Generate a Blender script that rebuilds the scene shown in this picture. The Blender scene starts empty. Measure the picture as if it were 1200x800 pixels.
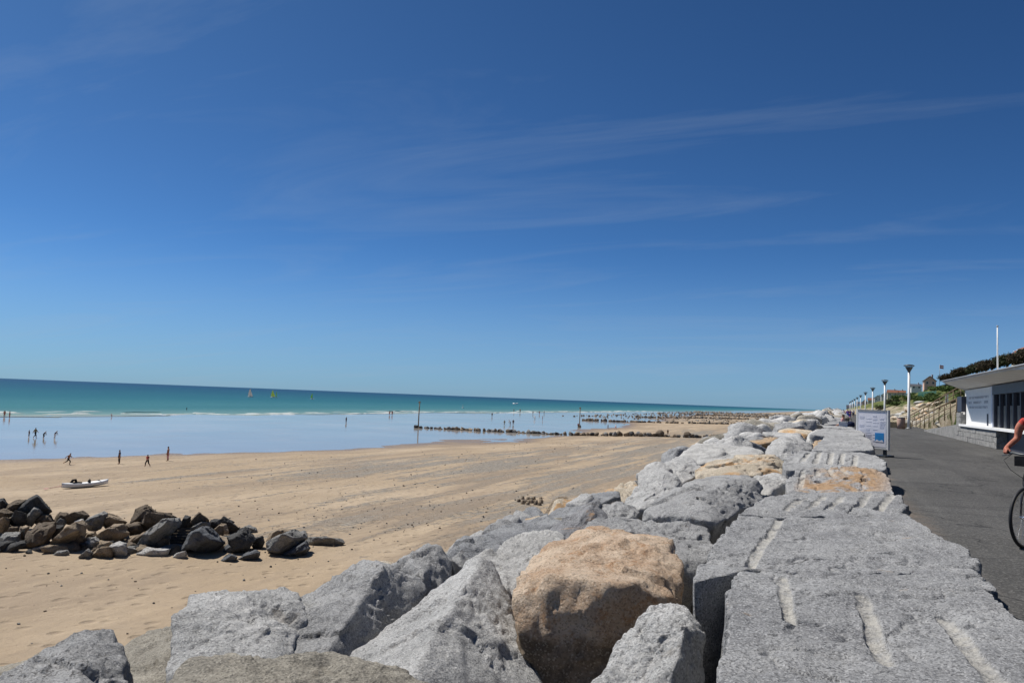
import bpy, bmesh, math, random
import numpy as np
from mathutils import Vector, Matrix
random.seed(7)
rng = np.random.default_rng(11)
SC = bpy.context.scene
COL = SC.collection
R_ = math.radians

# ------------------------------------------------------------------ camera
FPX, IW, IH = 960.0, 1200, 800
YAW, PITCH, ROLL = R_(21.7), R_(3.93), math.atan(.0385)
CAM = np.array([0, 0, 1.5])
F0 = np.array([-math.sin(YAW), math.cos(YAW), 0]); R0 = np.array([math.cos(YAW), math.sin(YAW), 0]); ZZ = np.array([0, 0, 1.])
FW = F0*math.cos(PITCH)+ZZ*math.sin(PITCH); U0 = ZZ*math.cos(PITCH)-F0*math.sin(PITCH)
RT = R0*math.cos(ROLL)+U0*math.sin(ROLL); UP = U0*math.cos(ROLL)-R0*math.sin(ROLL)
cd = bpy.data.cameras.new('camera'); cam = bpy.data.objects.new('camera', cd); COL.objects.link(cam)
cd.sensor_width = 36; cd.lens = FPX/IW*36; cd.clip_start = .05; cd.clip_end = 60000
cam.matrix_world = Matrix(((RT[0], UP[0], -FW[0], CAM[0]), (RT[1], UP[1], -FW[1], CAM[1]), (RT[2], UP[2], -FW[2], CAM[2]), (0, 0, 0, 1)))
SC.camera = cam
def ray(x, y): return FW+(x-600)/FPX*RT-(y-400)/FPX*UP
def at_z(x, y, z):
    d = ray(x, y); return CAM+d*((z-CAM[2])/d[2])
def at_d(x, y, d): return CAM+ray(x, y)*d
def at_x(x, y, X):
    d = ray(x, y); return CAM+d*(X/d[0])

# ------------------------------------------------------------------ light
SUN_EL, SUN_AZ = R_(56), R_(80)        # azimuth measured from +Y (along the promenade) towards -X (the sea)
sdir = Vector((-math.sin(SUN_AZ)*math.cos(SUN_EL), math.cos(SUN_AZ)*math.cos(SUN_EL), math.sin(SUN_EL)))
sl = bpy.data.lights.new('sun', 'SUN'); sl.energy = 4.9; sl.angle = R_(.53); sl.color = (1, .955, .89)
so = bpy.data.objects.new('sun', sl); COL.objects.link(so); so.rotation_euler = sdir.to_track_quat('Z', 'Y').to_euler()
so.location = (-60, 20, 80)
W = bpy.data.worlds.new('World'); SC.world = W; W.use_nodes = True
wt = W.node_tree; wt.nodes.clear()
def wn(t, **k):
    n = wt.nodes.new(t)
    for a, b in k.items(): setattr(n, a, b)
    return n
sky = wn('ShaderNodeTexSky', sky_type='NISHITA', sun_disc=False, sun_elevation=SUN_EL, sun_rotation=-SUN_AZ, altitude=0, air_density=.5, dust_density=.5, ozone_density=4)
bg = wn('ShaderNodeBackground'); bg.inputs['Strength'].default_value = .066
out = wn('ShaderNodeOutputWorld')
# thin cirrus: noise on a high flat layer
CLX, CLY = 5.1, 3.3
tc = wn('ShaderNodeTexCoord'); sep = wn('ShaderNodeSeparateXYZ'); wt.links.new(tc.outputs['Generated'], sep.inputs[0])
mx = wn('ShaderNodeMath', operation='MAXIMUM'); wt.links.new(sep.outputs['Z'], mx.inputs[0]); mx.inputs[1].default_value = .0
ad = wn('ShaderNodeMath', operation='ADD'); wt.links.new(mx.outputs[0], ad.inputs[0]); ad.inputs[1].default_value = .12
dv = wn('ShaderNodeVectorMath', operation='DIVIDE'); wt.links.new(tc.outputs['Generated'], dv.inputs[0])
cb = wn('ShaderNodeCombineXYZ'); [wt.links.new(ad.outputs[0], cb.inputs[i]) for i in range(3)]
wt.links.new(cb.outputs[0], dv.inputs[1])
mp = wn('ShaderNodeMapping'); mp.inputs['Rotation'].default_value = (0, 0, R_(38)); mp.inputs['Scale'].default_value = (.42, 1.5, 0); mp.inputs['Location'].default_value = (CLX, CLY, 0)
wt.links.new(dv.outputs[0], mp.inputs[0])
nz = wn('ShaderNodeTexNoise'); nz.inputs['Scale'].default_value = 1.3; nz.inputs['Detail'].default_value = 9; nz.inputs['Roughness'].default_value = .6; nz.inputs['Distortion'].default_value = .9
wt.links.new(mp.outputs[0], nz.inputs['Vector'])
rp = wn('ShaderNodeMapRange'); rp.inputs['From Min'].default_value = .5; rp.inputs['From Max'].default_value = .95; rp.inputs['To Max'].default_value = .26
wt.links.new(nz.outputs['Fac'], rp.inputs['Value'])
mixc = wn('ShaderNodeMix', data_type='RGBA', blend_type='MIX')
gm0 = wn('ShaderNodeGamma'); gm0.inputs[1].default_value = 1.22; wt.links.new(sky.outputs[0], gm0.inputs[0])
gam = wn('ShaderNodeVectorMath', operation='MULTIPLY'); gam.inputs[1].default_value = (.47, .79, .93)   # polarised deep blue of the photograph
wt.links.new(gm0.outputs[0], gam.inputs[0])
hzm = wn('ShaderNodeMapRange', interpolation_type='SMOOTHERSTEP'); wt.links.new(sep.outputs['Z'], hzm.inputs['Value']); hzm.inputs['From Min'].default_value = -.02; hzm.inputs['From Max'].default_value = .2; hzm.inputs['To Min'].default_value = .62; hzm.inputs['To Max'].default_value = 0
hzx = wn('ShaderNodeMix', data_type='RGBA'); wt.links.new(hzm.outputs[0], hzx.inputs[0]); wt.links.new(gam.outputs[0], hzx.inputs[6]); hzx.inputs[7].default_value = (3.3, 5.2, 7.3, 1)
wt.links.new(rp.outputs[0], mixc.inputs[0]); wt.links.new(hzx.outputs[2], mixc.inputs[6]); mixc.inputs[7].default_value = (5.0, 6.0, 7.2, 1)
wt.links.new(mixc.outputs[2], bg.inputs['Color']); wt.links.new(bg.outputs[0], out.inputs[0])
SC.view_settings.view_transform = 'Standard'; SC.view_settings.look = 'None'; SC.view_settings.gamma = 1
SC.view_settings.exposure = .18
SC.render.resolution_x = 1024; SC.render.resolution_y = 682
SC.render.engine = 'CYCLES'

# ------------------------------------------------------------------ helpers
def tag(o, label=None, cat=None, group=None, kind=None):
    for k, v in (('label', label), ('category', cat), ('group', group), ('kind', kind)):
        if v: o[k] = v
    return o
def empty(name, loc, rz=0):
    o = bpy.data.objects.new(name, None); COL.objects.link(o); o.location = loc; o.rotation_euler = (0, 0, rz); o.empty_display_size = .1; return o
def mesh_np(name, V, Fs, mat=None, smooth=True):
    me = bpy.data.meshes.new(name); V = np.asarray(V, dtype=np.float32); Fs = np.asarray(Fs, dtype=np.int32); k = Fs.shape[1]
    me.vertices.add(len(V)); me.vertices.foreach_set('co', V.ravel())
    me.loops.add(Fs.size); me.loops.foreach_set('vertex_index', Fs.ravel())
    me.polygons.add(len(Fs)); me.polygons.foreach_set('loop_start', np.arange(0, Fs.size, k, dtype=np.int32))
    me.update(calc_edges=True); me.validate()
    me.polygons.foreach_set('use_smooth', np.full(len(me.polygons), smooth, dtype=bool))
    if mat: me.materials.append(mat)
    return me
def link(name, me, parent=None, loc=(0, 0, 0), rot=(0, 0, 0), sc=None):
    o = bpy.data.objects.new(name, me); COL.objects.link(o); o.parent = parent; o.location = loc; o.rotation_euler = rot
    if sc is not None: o.scale = sc
    return o
class MB:
    """collects boxes / tubes / lathes into ONE mesh"""
    def __init__(s): s.v = []; s.f = []; s.sm = []
    def add(s, v, f, sm=False):
        b = len(s.v); s.v += [tuple(map(float, p)) for p in v]; s.f += [[b+i for i in q] for q in f]; s.sm += [sm]*len(f); return s
    def box(s, a, b):
        (x0, y0, z0), (x1, y1, z1) = a, b
        return s.add([(x0, y0, z0), (x1, y0, z0), (x1, y1, z0), (x0, y1, z0), (x0, y0, z1), (x1, y0, z1), (x1, y1, z1), (x0, y1, z1)],
                     [(0, 3, 2, 1), (4, 5, 6, 7), (0, 1, 5, 4), (1, 2, 6, 5), (2, 3, 7, 6), (3, 0, 4, 7)])
    def hexa(s, p):   # eight corners, bottom ring then top ring
        return s.add(p, [(0, 3, 2, 1), (4, 5, 6, 7), (0, 1, 5, 4), (1, 2, 6, 5), (2, 3, 7, 6), (3, 0, 4, 7)])
    def tube(s, pts, r, n=10, cap=True):
        pts = [np.array(p, float) for p in pts]; rr = r if hasattr(r, '__len__') else [r]*len(pts)
        V = []; prev = None
        for i, p in enumerate(pts):
            t = pts[min(i+1, len(pts)-1)]-pts[max(i-1, 0)]; t = t/(np.linalg.norm(t)+1e-9)
            a = np.array([0, 0, 1.]) if abs(t[2]) < .9 else np.array([1., 0, 0])
            if prev is not None: a = prev
            u = np.cross(t, a); u /= np.linalg.norm(u)+1e-9; w = np.cross(t, u); prev = np.cross(u, t); 
            for k in range(n):
                c = 2*math.pi*k/n; V.append(p+rr[i]*(math.cos(c)*u+math.sin(c)*w))
        Fq = [(i*n+k, i*n+(k+1) % n, (i+1)*n+(k+1) % n, (i+1)*n+k) for i in range(len(pts)-1) for k in range(n)]
        s.add(V, Fq, True)
        if cap:
            b = len(s.v)-len(V); m = len(pts)-1
            s.f += [[b+k for k in range(n)][::-1], [b+m*n+k for k in range(n)]]; s.sm += [False, False]
        return s
    def lathe(s, prof, c=(0, 0, 0), n=20):
        V = [(c[0]+r*math.cos(2*math.pi*k/n), c[1]+r*math.sin(2*math.pi*k/n), c[2]+z) for r, z in prof for k in range(n)]
        return s.add(V, [(i*n+k, i*n+(k+1) % n, (i+1)*n+(k+1) % n, (i+1)*n+k) for i in range(len(prof)-1) for k in range(n)], True)
    def torus(s, c, R, r, M=None, n=36, m=8):
        V = []
        for i in range(n):
            a = 2*math.pi*i/n
            for j in range(m):
                b = 2*math.pi*j/m; p = Vector(((R+r*math.cos(b))*math.cos(a), r*math.sin(b), (R+r*math.cos(b))*math.sin(a)))
                V.append((p[0]+c[0], p[1]+c[1], p[2]+c[2]))
        return s.add(V, [(i*m+j, i*m+(j+1) % m, ((i+1) % n)*m+(j+1) % m, ((i+1) % n)*m+j) for i in range(n) for j in range(m)], True)
    def mesh(s, name, mat):
        me = bpy.data.meshes.new(name); me.from_pydata(s.v, [], s.f); me.update()
        me.polygons.foreach_set('use_smooth', s.sm)
        if mat: me.materials.append(mat)
        return me
    def build(s, name, mat, parent=None, loc=(0, 0, 0), rot=(0, 0, 0)):
        return link(name, s.mesh(name, mat), parent, loc, rot)

# --- numpy value noise
def _h(ix, iy, iz, s):
    n = (ix.astype(np.int64)*374761393+iy.astype(np.int64)*668265263+iz.astype(np.int64)*2147483647+s*974634777) & 0xffffffff
    n = ((n ^ (n >> 13))*1274126177) & 0xffffffff; n = ((n ^ (n >> 16))*2246822519) & 0xffffffff
    return ((n ^ (n >> 15)) & 0xffffff)/float(0x7fffff)-1
def vn(P, s=0):
    i = np.floor(P); f = P-i; f = f*f*f*(f*(f*6-15)+10); i = i.astype(np.int64)
    r = 0
    for a in (0, 1):
        for b in (0, 1):
            for c in (0, 1):
                w = (f[:, 0] if a else 1-f[:, 0])*(f[:, 1] if b else 1-f[:, 1])*(f[:, 2] if c else 1-f[:, 2])
                r = r+w*_h(i[:, 0]+a, i[:, 1]+b, i[:, 2]+c, s)
    return r
def fbm(P, o=4, s=0, g=.5):
    r = 0; a = 1.
    for k in range(o): r = r+a*vn(P*2.03**k+17.3*k, s+k); a *= g
    return r

# ------------------------------------------------------------------ materials
class NM:
    def __init__(s, name):
        s.m = bpy.data.materials.new(name); s.m.use_nodes = True; s.t = s.m.node_tree; s.n = s.t.nodes; s.l = s.t.links
        s.b = s.n['Principled BSDF']; s.tc = s.n.new('ShaderNodeTexCoord')
    def v(s, x, sock):
        if isinstance(x, bpy.types.NodeSocket): s.l.new(x, sock)
        elif isinstance(x, (tuple, list)) and len(x) == 3 and sock.type == 'RGBA': sock.default_value = (*x, 1)
        else: sock.default_value = x
    def coord(s, kind='Object', scale=(1, 1, 1), rot=0, rand=False):
        c = s.tc.outputs[kind]
        if kind == 'World': pass
        if rand:
            oi = s.n.new('ShaderNodeObjectInfo'); mu = s.n.new('ShaderNodeMath'); mu.operation = 'MULTIPLY'; s.l.new(oi.outputs['Random'], mu.inputs[0]); mu.inputs[1].default_value = 40
            va = s.n.new('ShaderNodeVectorMath'); va.operation = 'ADD'; s.l.new(c, va.inputs[0]); s.l.new(mu.outputs[0], va.inputs[1]); c = va.outputs[0]
        m = s.n.new('ShaderNodeMapping'); m.inputs['Scale'].default_value = scale; m.inputs['Rotation'].default_value = (0, 0, rot); s.l.new(c, m.inputs[0]); return m.outputs[0]
    def noise(s, vec, sc, det=4, rough=.55, dist=0):
        n = s.n.new('ShaderNodeTexNoise'); s.l.new(vec, n.inputs['Vector']); n.inputs['Scale'].default_value = sc; n.inputs['Detail'].default_value = det; n.inputs['Roughness'].default_value = rough; n.inputs['Distortion'].default_value = dist
        return n.outputs['Fac']
    def vor(s, vec, sc, out='Distance'):
        n = s.n.new('ShaderNodeTexVoronoi'); s.l.new(vec, n.inputs['Vector']); n.inputs['Scale'].default_value = sc; return n.outputs[out]
    def ramp(s, fac, a, b, lo=0., hi=1.):
        n = s.n.new('ShaderNodeMapRange'); n.interpolation_type = 'SMOOTHSTEP'; s.l.new(fac, n.inputs['Value'])
        for k, x in (('From Min', a), ('From Max', b), ('To Min', lo), ('To Max', hi)): n.inputs[k].default_value = x
        return n.outputs[0]
    def mix(s, fac, a, b, mode='MIX'):
        n = s.n.new('ShaderNodeMix'); n.data_type = 'RGBA'; n.blend_type = mode; s.v(fac, n.inputs[0]); s.v(a, n.inputs[6]); s.v(b, n.inputs[7]); return n.outputs[2]
    def math(s, op, a, b):
        n = s.n.new('ShaderNodeMath'); n.operation = op; s.v(a, n.inputs[0]); s.v(b, n.inputs[1]); return n.outputs[0]
    def attr(s, name):
        n = s.n.new('ShaderNodeAttribute'); n.attribute_name = name; return n.outputs['Fac']
    def bump(s, h, dist, st=1., nrm=None):
        n = s.n.new('ShaderNodeBump'); n.inputs['Distance'].default_value = dist; n.inputs['Strength'].default_value = st; s.l.new(h, n.inputs['Height'])
        if nrm is not None: s.l.new(nrm, n.inputs['Normal'])
        return n.outputs[0]
    def done(s, col, rough=.85, spec=.3, nrm=None):
        s.v(col, s.b.inputs['Base Color']); s.v(rough, s.b.inputs['Roughness']); s.b.inputs['Specular IOR Level'].default_value = spec
        if nrm is not None: s.l.new(nrm, s.b.inputs['Normal'])
        return s.m
def plain(name, col, rough=.7, spec=.3, var=.12, sc=6, metal=0, bump=.002):
    m = NM(name); c = m.coord(rand=True); n = m.noise(c, sc, 5)
    lo = tuple(x*(1-var) for x in col); hi = tuple(min(1, x*(1+var)) for x in col)
    m.b.inputs['Metallic'].default_value = metal
    return m.done(m.mix(m.ramp(n, .3, .7), lo, hi), rough, spec, m.bump(m.noise(c, sc*6, 3), bump))
def granite(name, lo, hi, stain=(.3, .16, .06), sa=.0, dark=(.09, .09, .1), da=.35, speck=1., bscale=1., fine=1.):
    m = NM(name); c = m.coord(rand=True)
    macro = m.noise(c, 2.2, 7, .62, .4)
    col = m.mix(m.ramp(macro, .33, .66), lo, hi)
    # darker weathered blotches, rough edged
    bl = m.noise(c, 5.5, 9, .68, .3); col = m.mix(m.ramp(bl, .55, .72, 0, da), col, dark)
    # crystals: feldspar and mica
    v = m.vor(c, 95*fine, 'Color'); sepn = m.n.new('ShaderNodeSeparateColor'); m.l.new(v, sepn.inputs[0])
    col = m.mix(m.ramp(sepn.outputs[0], .55, .95, 0, .5*speck), col, tuple(x*.32 for x in lo))
    col = m.mix(m.ramp(sepn.outputs[1], .6, 1., 0, .5*speck), col, tuple(min(.9, x*1.35) for x in hi))
    col = m.mix(m.ramp(m.noise(c, 30, 5, .6), .5, .75, 0, .3), col, tuple(x*.5 for x in lo))
    # lichen and dirt: pale crusts, brown seep streaks, hairline joints
    col = m.mix(m.ramp(m.noise(c, 13, 7, .7, .6), .6, .72, 0, .45), col, tuple(min(.8, x*1.25) for x in hi))
    col = m.mix(m.ramp(m.noise(m.coord(scale=(1, 1, .3), rand=True), 4.2, 8, .7, .7), .6, .74, 0, .45), col, (.2, .155, .105))
    vc = m.n.new('ShaderNodeTexVoronoi'); vc.feature = 'DISTANCE_TO_EDGE'; vc.inputs['Scale'].default_value = 1.3; wv_ = m.n.new('ShaderNodeVectorMath'); wv_.operation = 'ADD'; nn_ = m.n.new('ShaderNodeTexNoise'); nn_.inputs['Scale'].default_value = 3.; nn_.inputs['Detail'].default_value = 6; m.l.new(c, nn_.inputs['Vector']); m.l.new(c, wv_.inputs[0]); m.l.new(nn_.outputs['Color'], wv_.inputs[1]); m.l.new(wv_.outputs[0], vc.inputs['Vector'])
    crk = m.math('MULTIPLY', m.ramp(vc.outputs['Distance'], 0, .012, 1, 0), m.ramp(m.noise(c, 1.1, 3), .5, .6)); col = m.mix(m.math('MULTIPLY', crk, .7), col, (.05, .045, .04))
    if sa:
        s1 = m.noise(c, 1.7, 8, .6, .8); col = m.mix(m.ramp(s1, .62-.34*sa, .7-.2*sa, 0, .85), col, m.mix(m.noise(c, 9, 4), tuple(x*.6 for x in stain), tuple(min(1, x*1.5) for x in stain)))
    h = m.bump(m.noise(c, 7, 12, .7), .14*bscale, .8)
    h = m.bump(m.noise(c, 34, 6, .65), .02*bscale, .8, h)
    h = m.bump(m.vor(c, 60, 'Distance'), .006*bscale, .6, h)
    return m.done(col, .88, .25, h)
G_PALE = granite('granite_pale', (.37, .368, .36), (.58, .573, .556), da=.42)
G_MID = granite('granite_mid', (.28, .28, .28), (.45, .447, .44), da=.45)
G_BLUE = granite('granite_blue_grey', (.2, .205, .215), (.35, .355, .36), da=.4)
G_WHITE = granite('granite_white', (.42, .412, .395), (.60, .59, .565), da=.28, speck=.8)
G_BEIGE = granite('granite_beige', (.26, .24, .2), (.42, .385, .32), da=.25)
G_ORANGE = granite('granite_orange', (.36, .27, .18), (.56, .42, .28), stain=(.46, .27, .12), sa=.3, dark=(.17, .13, .09), da=.4)
G_CREAM = granite('granite_cream', (.48, .41, .31), (.62, .54, .43), stain=(.5, .3, .14), sa=.35, da=.15)
G_SPOT = granite('granite_orange_spot', (.2, .2, .21), (.34, .34, .345), stain=(.48, .27, .11), sa=.28, da=.5)
B_BROWN = granite('groin_brown', (.11, .085, .06), (.21, .165, .12), dark=(.05, .042, .035), da=.5, fine=.4, bscale=1.6)
B_DARK = granite('groin_dark', (.05, .05, .05), (.1, .098, .095), dark=(.03, .03, .03), da=.4, fine=.4, bscale=1.6)
B_GREY = granite('groin_grey', (.2, .2, .19), (.34, .33, .31), dark=(.1, .1, .1), da=.3, fine=.4, bscale=1.6)
B_PALE = granite('groin_pale', (.42, .41, .39), (.58, .56, .53), dark=(.25, .24, .22), da=.2, fine=.4, bscale=1.6)
B_TAN = granite('groin_tan', (.26, .2, .14), (.4, .32, .23), dark=(.14, .11, .08), da=.3, fine=.4, bscale=1.6)
B_SLATE = granite('groin_slate', (.085, .09, .098), (.16, .168, .18), dark=(.05, .05, .055), da=.3, fine=.4, bscale=1.6)
def orange_mat():
    m = NM('granite_orange_shaded_front'); c = m.coord(rand=False); sx = m.n.new('ShaderNodeSeparateXYZ'); m.l.new(m.tc.outputs['Object'], sx.inputs[0])
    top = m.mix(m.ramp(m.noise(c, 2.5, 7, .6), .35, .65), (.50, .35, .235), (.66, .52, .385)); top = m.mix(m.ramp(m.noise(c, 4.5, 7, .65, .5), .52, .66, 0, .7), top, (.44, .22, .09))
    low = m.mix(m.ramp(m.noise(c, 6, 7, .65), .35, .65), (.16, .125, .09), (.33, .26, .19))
    k = m.ramp(m.math('ADD', sx.outputs[2], m.math('MULTIPLY', m.noise(c, 3, 7, .65, .4), .5)), 1.42, 1.62)  # lower front goes grey-brown: its self-shade is painted into the colour
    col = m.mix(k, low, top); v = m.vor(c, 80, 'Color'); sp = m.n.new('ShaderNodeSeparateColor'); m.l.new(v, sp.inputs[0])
    col = m.mix(m.ramp(sp.outputs[0], .55, .95, 0, .45), col, (.12, .08, .05)); col = m.mix(m.ramp(sp.outputs[1], .7, 1, 0, .4), col, (.7, .6, .48))
    h = m.bump(m.noise(c, 9, 12, .7), .1, .8); h = m.bump(m.noise(c, 40, 6, .65), .02, .8, h)
    return m.done(col, .88, .25, h)
G_OSHADE = orange_mat()
def slab_mat(name, lo, hi, orange=0):
    m = NM(name); c = m.coord(rand=True)
    col = m.mix(m.ramp(m.noise(c, 1.6, 8, .62, .5), .3, .7), lo, hi)
    # foliation streaks across the block
    cs = m.coord(scale=(2.2, 9, 2), rot=.35, rand=True); col = m.mix(m.ramp(m.noise(cs, 2.5, 8, .65), .5, .75, 0, .4), col, tuple(x*.55 for x in lo))
    v = m.vor(c, 105, 'Color'); sp = m.n.new('ShaderNodeSeparateColor'); m.l.new(v, sp.inputs[0])
    col = m.mix(m.ramp(sp.outputs[0], .5, .95, 0, .6), col, tuple(x*.28 for x in lo))
    col = m.mix(m.ramp(sp.outputs[1], .6, 1., 0, .55), col, tuple(min(.9, x*1.45) for x in hi))
    s1 = m.noise(c, 3.2, 7, .6, .6)
    col = m.mix(m.ramp(s1, .66, .74, 0, .45), col, (.34, .23, .13))
    if orange:
        col = m.mix(m.math('MULTIPLY', m.attr('stain'), m.ramp(m.noise(c, 2.6, 8, .65, .7), .38, .52, 0, .95)), col, m.mix(m.noise(c, 7, 5), (.24, .13, .06), (.46, .32, .19)))
    g = m.attr('groove')
    col = m.mix(m.math('MULTIPLY', g, m.ramp(m.noise(c, 9, 6, .7), .3, .62, .05, .6)), col, (.48, .455, .40))
    h = m.bump(m.noise(c, 6, 12, .66), .06, .7); h = m.bump(m.noise(c, 38, 6, .65), .016, .8, h); h = m.bump(m.vor(c, 70, 'Distance'), .005, .6, h)
    return m.done(col, .86, .28, h)
S_GREY = slab_mat('slab_granite', (.19, .191, .195), (.32, .32, .318))
S_PALE = slab_mat('slab_granite_pale', (.25, .25, .252), (.39, .39, .385))
S_ORANGE = slab_mat('slab_granite_rust', (.25, .25, .25), (.38, .375, .37), orange=1)

# ------------------------------------------------------------------ ground: beach, sea, promenade, dune
def zr(X):            # crest of the armour stones across the sea wall
    if X > -1: return .38
    if X > -5: return .38-.68*(-1-X)/4
    return max(-6.2, -.3-(-5-X)*.72)
_BY = np.array([-200, -60, 40, 67, 97, 127, 169, 205, 260, 350, 450, 600, 1000, 4000.])
_BX = np.array([-140, -112, -100, -90, -74, -69, -62, -66, -70, -84, -92, -112, -120, -120.])
SEA = -7.45
def beach_z(X, Y):
    X = np.asarray(X, float); Y = np.asarray(Y, float)
    bx = np.interp(Y, _BY, _BX); t = (-8-X)/(-8-bx)
    z = np.where(t < 1, -5.75+(SEA+5.75)*(t*1.12-.12*t*t), SEA-.012*(bx-X))
    P = np.stack([X/14, Y/22, 0*X], -1).reshape(-1, 3)
    n = fbm(P, 4, 5).reshape(X.shape)*.1+fbm(P*5, 3, 9).reshape(X.shape)*.025
    # a shallow gutter and swash bar in front of the wet flat
    return z+n*np.clip((-6-X)/12, 0, 1)*np.clip(1.3-.35*np.abs(t-.3), .35, 1)
def grid(xs, ys, zf, flip=False):
    XX, YY = np.meshgrid(xs, ys); Zv = zf(XX, YY); V = np.stack([XX, YY, Zv], -1).reshape(-1, 3)
    nx, ny = len(xs), len(ys); i = (np.arange(ny-1)[:, None]*nx+np.arange(nx-1)[None]).ravel()
    return V, np.stack([i, i+1, i+nx+1, i+nx], 1)
xs = np.concatenate([np.linspace(-700, -200, 12)[:-1], np.linspace(-200, -100, 70)[:-1], np.linspace(-100, -3, 190)])
ys = np.concatenate([np.linspace(-60, 20, 40)[:-1], np.linspace(20, 120, 240)[:-1], np.linspace(120, 300, 170)[:-1], np.linspace(300, 1500, 110)[:-1], np.linspace(1500, 6000, 12)])
m = NM('beach_sand')
wc = m.coord('Object')
dry = m.mix(m.ramp(m.noise(wc, .06, 6, .6), .35, .65), (.345, .262, .172), (.43, .338, .236))
dry = m.mix(m.ramp(m.noise(m.coord('Object', (.5, .06, 1), .12), 1, 7, .65, .4), .42, .62, 0, .5), dry, (.31, .24, .165))
dry = m.mix(m.ramp(m.noise(wc, 9, 8, .7), .45, .7, 0, .35), dry, (.30, .225, .145))
# shingle streaks drawn out along the beach
band = m.attr('shingle')
st = m.noise(m.coord('Object', (.42, .035, 1), -.1), 1, 8, .66, .6)
pb = m.vor(wc, 8.5, 'Color'); sp = m.n.new('ShaderNodeSeparateColor'); m.l.new(pb, sp.inputs[0])
pebcol = m.mix(sp.outputs[0], (.11, .10, .085), (.31, .285, .245))
fine = m.noise(wc, 1.3, 8, .8)
msk = m.math('ADD', m.math('MULTIPLY', band, .44), m.math('ADD', m.math('MULTIPLY', m.math('SUBTRACT', st, .5), 3.4), m.math('MULTIPLY', m.math('SUBTRACT', fine, .5), 1.8)))
msk = m.math('MULTIPLY', m.ramp(msk, .3, .62, 0, .9), m.ramp(band, .02, .3))
col = m.mix(msk, dry, pebcol)
# bits of weed and scattered pebbles
wd = m.ramp(m.noise(wc, 1.9, 6, .7, .5), .68, .76, 0, .6); col = m.mix(wd, col, (.12, .09, .055))
col = m.mix(m.ramp(m.noise(m.coord('Object', (.16, .03, 1), -.05), 1, 7, .7, .8), .46, .6, 0, .7), col, (.26, .2, .14))
col = m.mix(m.ramp(m.noise(wc, .45, 8, .75), .5, .7, 0, .35), col, (.30, .24, .175))
wet = m.attr('wet'); col = m.mix(wet, col, m.mix(m.noise(wc, .2, 5), (.21, .145, .085), (.27, .2, .125)))
fp_ = m.vor(wc, 1.15, 'Distance'); fpm = m.ramp(fp_, .12, .34, 0, 1)
col = m.mix(m.math('MULTIPLY', m.ramp(fp_, .1, .28, .7, 0), m.ramp(m.noise(wc, .12, 4), .42, .6)), col, (.25, .19, .13))
col = m.mix(m.ramp(m.noise(wc, 2.6, 9, .85), .53, .68, 0, .6), col, (.22, .17, .12))
nb = m.bump(m.noise(wc, 1.1, 10, .7), .22, .7); nb = m.bump(fpm, .1, .8, nb); nb = m.bump(m.noise(wc, 14, 6, .7), .03, .6, nb); nb = m.bump(m.math('MULTIPLY', m.vor(wc, 8.5), msk), .07, .7, nb)
rgh = m.n.new('ShaderNodeMapRange'); m.l.new(wet, rgh.inputs['Value']); rgh.inputs['To Min'].default_value = .92; rgh.inputs['To Max'].default_value = .3
SAND = m.done(col, rgh.outputs[0], .25, nb)
V, Fq = grid(xs, ys, beach_z)
me = mesh_np('beach', V, Fq, SAND)
X, Y = V[:, 0], V[:, 1]; bx = np.interp(Y, _BY, _BX); t = (-8-X)/(-8-bx)
def blob(a, b, s): return np.exp(-((a-b)/s)**2)
sh = np.clip(1.3*blob(t, .5, .2)*np.clip((Y-45)/40, 0, 1)*np.clip((330-Y)/90, 0, 1)+1.0*blob(t, .2, .13)*np.clip((Y-28)/20, 0, 1)+.8*blob(X, -24, 5)*blob(Y, 47, 9)+.35*blob(t, .35, .1)*np.clip((Y-60)/40, 0, 1)+np.clip((Y-380)/60, 0, 1)*.9, 0, 1.3)
a = me.attributes.new('shingle', 'FLOAT', 'POINT'); a.data.foreach_set('value', sh.astype(np.float32))
wv = np.clip((.24-(V[:, 2]-SEA))/.22, 0, 1)**1.4; a = me.attributes.new('wet', 'FLOAT', 'POINT'); a.data.foreach_set('value', wv.astype(np.float32))
beach = tag(link('beach', me), kind='structure')
# thin film of water left on the flat by the ebb
m = NM('water_film'); wc = m.coord('Object')
r1 = m.noise(m.coord('Object', (.25, .06, 1)), 1, 5, .6); rr = m.ramp(r1, .35, .7, .05, .12)
nb = m.bump(m.noise(m.coord('Object', (1.4, .5, 1)), 1.6, 4, .6), .012, .35)
FILM = m.done(m.mix(m.ramp(m.noise(wc, .035, 5, .6), .35, .65), (.31, .28, .245), (.40, .36, .31)), rr, .5, nb); FILM.node_tree.nodes['Principled BSDF'].inputs['IOR'].default_value = 1.33
V, Fq = grid(np.array([-186., -150, -110, -80, -55, -20]), np.array([-60., 100, 300, 700, 1500, 6000]), lambda a, b: a*0+SEA)
tag(link('shallow_water', mesh_np('shallow_water', V, Fq, FILM)), kind='structure')
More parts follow.
